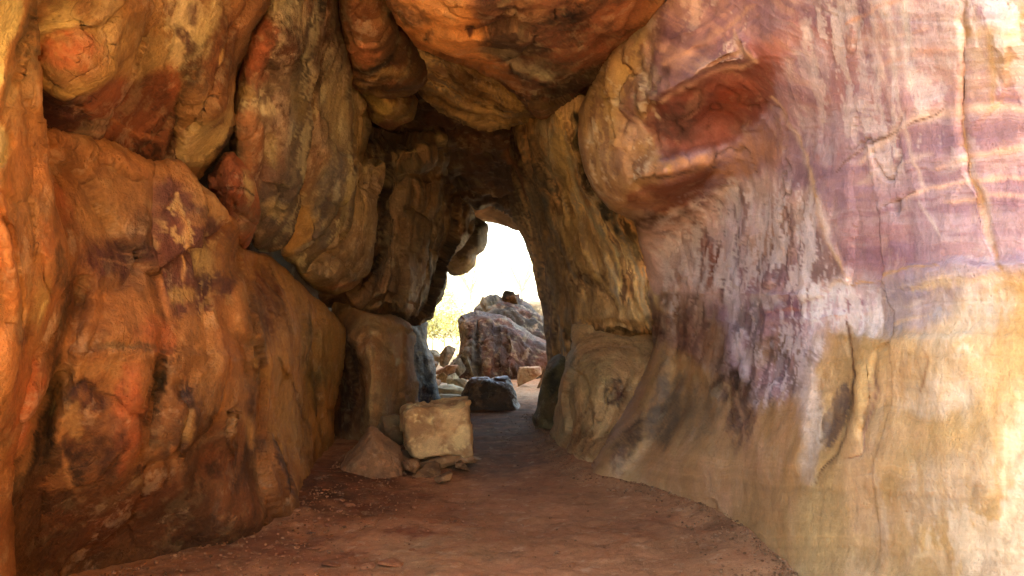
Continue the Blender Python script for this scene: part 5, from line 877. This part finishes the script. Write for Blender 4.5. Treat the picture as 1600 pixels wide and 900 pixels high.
def leaf_shrub(name, label, cat, loc, h, r, nleaf, leaf, col, seed, trunk_h=.3, nb=7, group=None):
    rs = np.random.RandomState(seed)
    root = bpy.data.objects.new(name, None); COL.objects.link(root); root.location = loc; root['label'] = label; root['category'] = cat
    if group: root['group'] = group
    V = []; Fs = []
    def limb(a, b, r0, r1):
        k = len(V); ax = (b-a)/np.linalg.norm(b-a); u = np.cross(ax, [.3, .5, .81]); u /= np.linalg.norm(u); w = np.cross(ax, u)
        for p, r_ in ((a, r0), (b, r1)):
            for j in range(5):
                t = j/5*2*math.pi; V.append(p+(u*math.cos(t)+w*math.sin(t))*r_)
        for j in range(5): Fs.append((k+j, k+(j+1) % 5, k+5+(j+1) % 5, k+5+j))
    top = np.array([0, 0, trunk_h*h]); limb(np.zeros(3), top, .02*h, .013*h); tips = []
    for i in range(nb):
        a = rs.uniform(0, 6.28); q = top+np.array([math.cos(a)*r*rs.uniform(.3, .8), math.sin(a)*r*rs.uniform(.3, .8), h*rs.uniform(.2, .55)]); limb(top, q, .008*h, .004*h)
        for _ in range(4):
            t = q+rs.normal(size=3)*np.array([r*.4, r*.4, h*.16]); limb(q, t, .004*h, .0015*h); tips.append(t)
    link('trunk', np.array(V), Fs, M['stone'], np.tile(lin((170, 156, 136)), (len(V), 1)), np.zeros(len(V)), root)
    tips = np.array(tips); P = tips[rs.randint(len(tips), size=nleaf)]+rs.normal(size=(nleaf, 3))*np.array([r*.2, r*.2, h*.09])
    A = rs.normal(size=(nleaf, 3)); A /= np.linalg.norm(A, axis=1)[:, None]; B = np.cross(A, rs.normal(size=(nleaf, 3))); B /= np.linalg.norm(B, axis=1)[:, None]
    LV = np.stack([P-A*leaf, P+B*leaf*.45, P+A*leaf, P-B*leaf*.45], 1).reshape(-1, 3); LF = np.arange(nleaf*4).reshape(-1, 4).tolist()
    lc = lin(col)*(.7+.6*rs.rand(nleaf, 1)); link('crown', LV, LF, M['leaf'], np.repeat(lc, 4, 0), np.zeros(len(LV)), root, smooth=False)
    return root
lm = bpy.data.materials.new('dry_leaves'); lm.use_nodes = True; nt = lm.node_tree; b = nt.nodes['Principled BSDF']; at_ = nt.nodes.new('ShaderNodeAttribute'); at_.attribute_name = 'Col'
nt.links.new(at_.outputs['Color'], b.inputs['Base Color']); b.inputs['Roughness'].default_value = .7; M['leaf'] = lm
for i, (px, d, h, r, n, col, lab) in enumerate([
  (676, 31, 1.9, 1.0, 2600, (196, 190, 130), 'yellow green bush just outside the exit by the left edge'),
  (694, 33, 2.3, 1.2, 3000, (206, 196, 150), 'pale dry bush between the yellow green bush and the outcrop'),
  (714, 30, 1.5, .8, 1800, (186, 180, 130), 'low bush touching the left side of the outcrop')]):
    x = (px-CX)/F*d; leaf_shrub('bush', lab, 'bush', (x, d, gz(x, d)-.05), h, r, n, .05, col, 400+i, group='bushes outside the exit')
for i, (px, d, h, r, n, lab) in enumerate([
  (735, 55, 7.5, 3.4, 1500, 'thin pale tree standing in glare left of the rock knob'), (815, 60, 8.5, 3.6, 1700, 'thin pale tree standing in glare above the right side of the outcrop')]):
    x = (px-CX)/F*d; leaf_shrub('tree', lab, 'tree', (x, d, gz(x, d)), h, r, n, .05, (170, 164, 120), 410+i, .3, 12, group='trees beyond the exit')

# ================================================================== the hill the tunnel runs through
ST = [(2.6, -3.0, 3.3, 4.9), (3.6, -3.1, 3.1, 4.8), (6, -3.3, 3.0, 5.3), (9, -3.4, 3.1, 5.3), (12, -3.0, 2.5, 5.0), (14.5, -2.6, 1.9, 4.7), (16.9, -2.1, 1.35, 4.15)]
rings = []
for y in np.linspace(2.6, 16.9, 40):
    s = [np.interp(y, [q[0] for q in ST], [q[k] for q in ST]) for k in (1, 2, 3)]
    rings.append((y,)+tuple(s))
V = []; NI = 40
def arch(xl, xr, zt, y, zb=-.6):
    out = []
    for t in np.linspace(math.pi, 0, NI):
        c_, s_ = math.cos(t), math.sin(t); p = .45
        out.append(((xl+xr)/2+(xr-xl)/2*np.sign(c_)*abs(c_)**p, y, zb+(zt-zb)*s_**p))
    return np.array(out)
inner = np.concatenate([arch(a, b_, c_, y) for y, a, b_, c_ in rings]); yy = np.repeat([q[0] for q in rings], NI)
outer = np.concatenate([arch(-15, 13, np.interp(y, [2.6, 8], [5.7, 12.5]), y) for y, *_ in rings])
nI = inner-np.array([0, 0, 2.0]); nI[:, 1] = 0; nI /= np.linalg.norm(nI, axis=1)[:, None]+1e-9
inner = inner+nI*(.22+.30*fbm(inner, .9, 4, 7)+.1*ridged(inner, 2, 3, 8))[:, None]
outer = outer+nI*(np.interp(outer[:, 1], [2.6, 6], [.1, 1.2])*fbm(outer, .25, 4, 3))[:, None]
HV = np.concatenate([inner, outer]); nr = len(rings); ofs = len(inner); HF = []
for j in range(nr-1):
    for i in range(NI-1):
        a = j*NI+i
        HF.append((a, a+NI, a+NI+1, a+1)); a += ofs; HF.append((a, a+1, a+NI+1, a+NI))
for i in range(NI-1):
    HF.append((i, i+1, ofs+i+1, ofs+i)); a = (nr-1)*NI+i; HF.append((a, ofs+a, ofs+a+1, a+1))
hc = np.tile(lin((120, 80, 46)), (len(HV), 1)); k = sstep(-.2, .3, fbm(HV, .8, 4, 5))[:, None]; hc = hc*(1-k)+lin((84, 56, 36))*k
h = link('hill', HV, HF, M['rust'], hc, HV[:, 2]); h['kind'] = 'structure'
# added unseen cliffs: right hides sky behind the camera, left shades the exit
for loc, size, sd, lab in [((9.6, -2.5, 4.0), (13.0, 11, 16), 501, 'tall ochre cliff added out of view to block sky light right of the tunnel mouth'), ((-10.4, 23.5, 5.5), (12.5, 15, 18), 502, 'tall ochre cliff added out of view to shade the outcrop outside the exit from the left')]:
    boulder('cliff', lab, 'cliff', loc, size, sd, 'rust', planes=[(1, 0, 0, .98), (-1, 0, 0, .98), (0, 1, 0, .98), (0, -1, 0, .98), (0, 0, 1, .98), (0, 0, -1, .98)], base=(176, 122, 70), c2=(140, 88, 48), nrand=0, sharp=16, amp=.03, sub=6)

# ================================================================== light, sky, camera
AZ, EL = 302.0, 57.0           # compass bearing of the sun (clockwise from +Y) and its height
w = bpy.data.worlds.new('World'); scn.world = w; w.use_nodes = True; nt = w.node_tree
sk = nt.nodes.new('ShaderNodeTexSky'); sk.sky_type = 'NISHITA'; sk.sun_disc = False; sk.sun_elevation = math.radians(EL); sk.sun_rotation = math.radians(AZ); sk.dust_density = 2.0
nt.links.new(sk.outputs[0], nt.nodes['Background'].inputs[0]); nt.nodes['Background'].inputs[1].default_value = .15
sl = bpy.data.lights.new('sun', 'SUN'); sl.energy = 4.0; sl.angle = math.radians(.53); sl.color = (1, .94, .84)
so = bpy.data.objects.new('sun', sl); COL.objects.link(so)
az, el = math.radians(AZ), math.radians(EL)
from mathutils import Vector
so.rotation_euler = Vector((math.sin(az)*math.cos(el), math.cos(az)*math.cos(el), math.sin(el))).to_track_quat('Z', 'Y').to_euler()
cam = bpy.data.cameras.new('camera'); co = bpy.data.objects.new('camera', cam); COL.objects.link(co); scn.camera = co
cam.sensor_width = 36; cam.lens = F/1600*36; cam.shift_y = (HY-450)/1600; cam.clip_end = 5000; cam.clip_start = .05
co.location = (0, 0, EYE); co.rotation_euler = (math.pi/2, 0, 0)
scn.render.engine = 'CYCLES'; scn.cycles.use_denoising = True; scn.cycles.max_bounces = 8; scn.cycles.diffuse_bounces = 5; scn.cycles.glossy_bounces = 3
scn.cycles.use_adaptive_sampling = True; scn.cycles.adaptive_threshold = .02
scn.view_settings.view_transform = 'Standard'; scn.view_settings.look = 'None'; scn.view_settings.gamma = 1; scn.view_settings.exposure = 3.4
scn.view_settings.use_white_balance = True; scn.view_settings.white_balance_temperature = 7600; scn.view_settings.white_balance_tint = 5
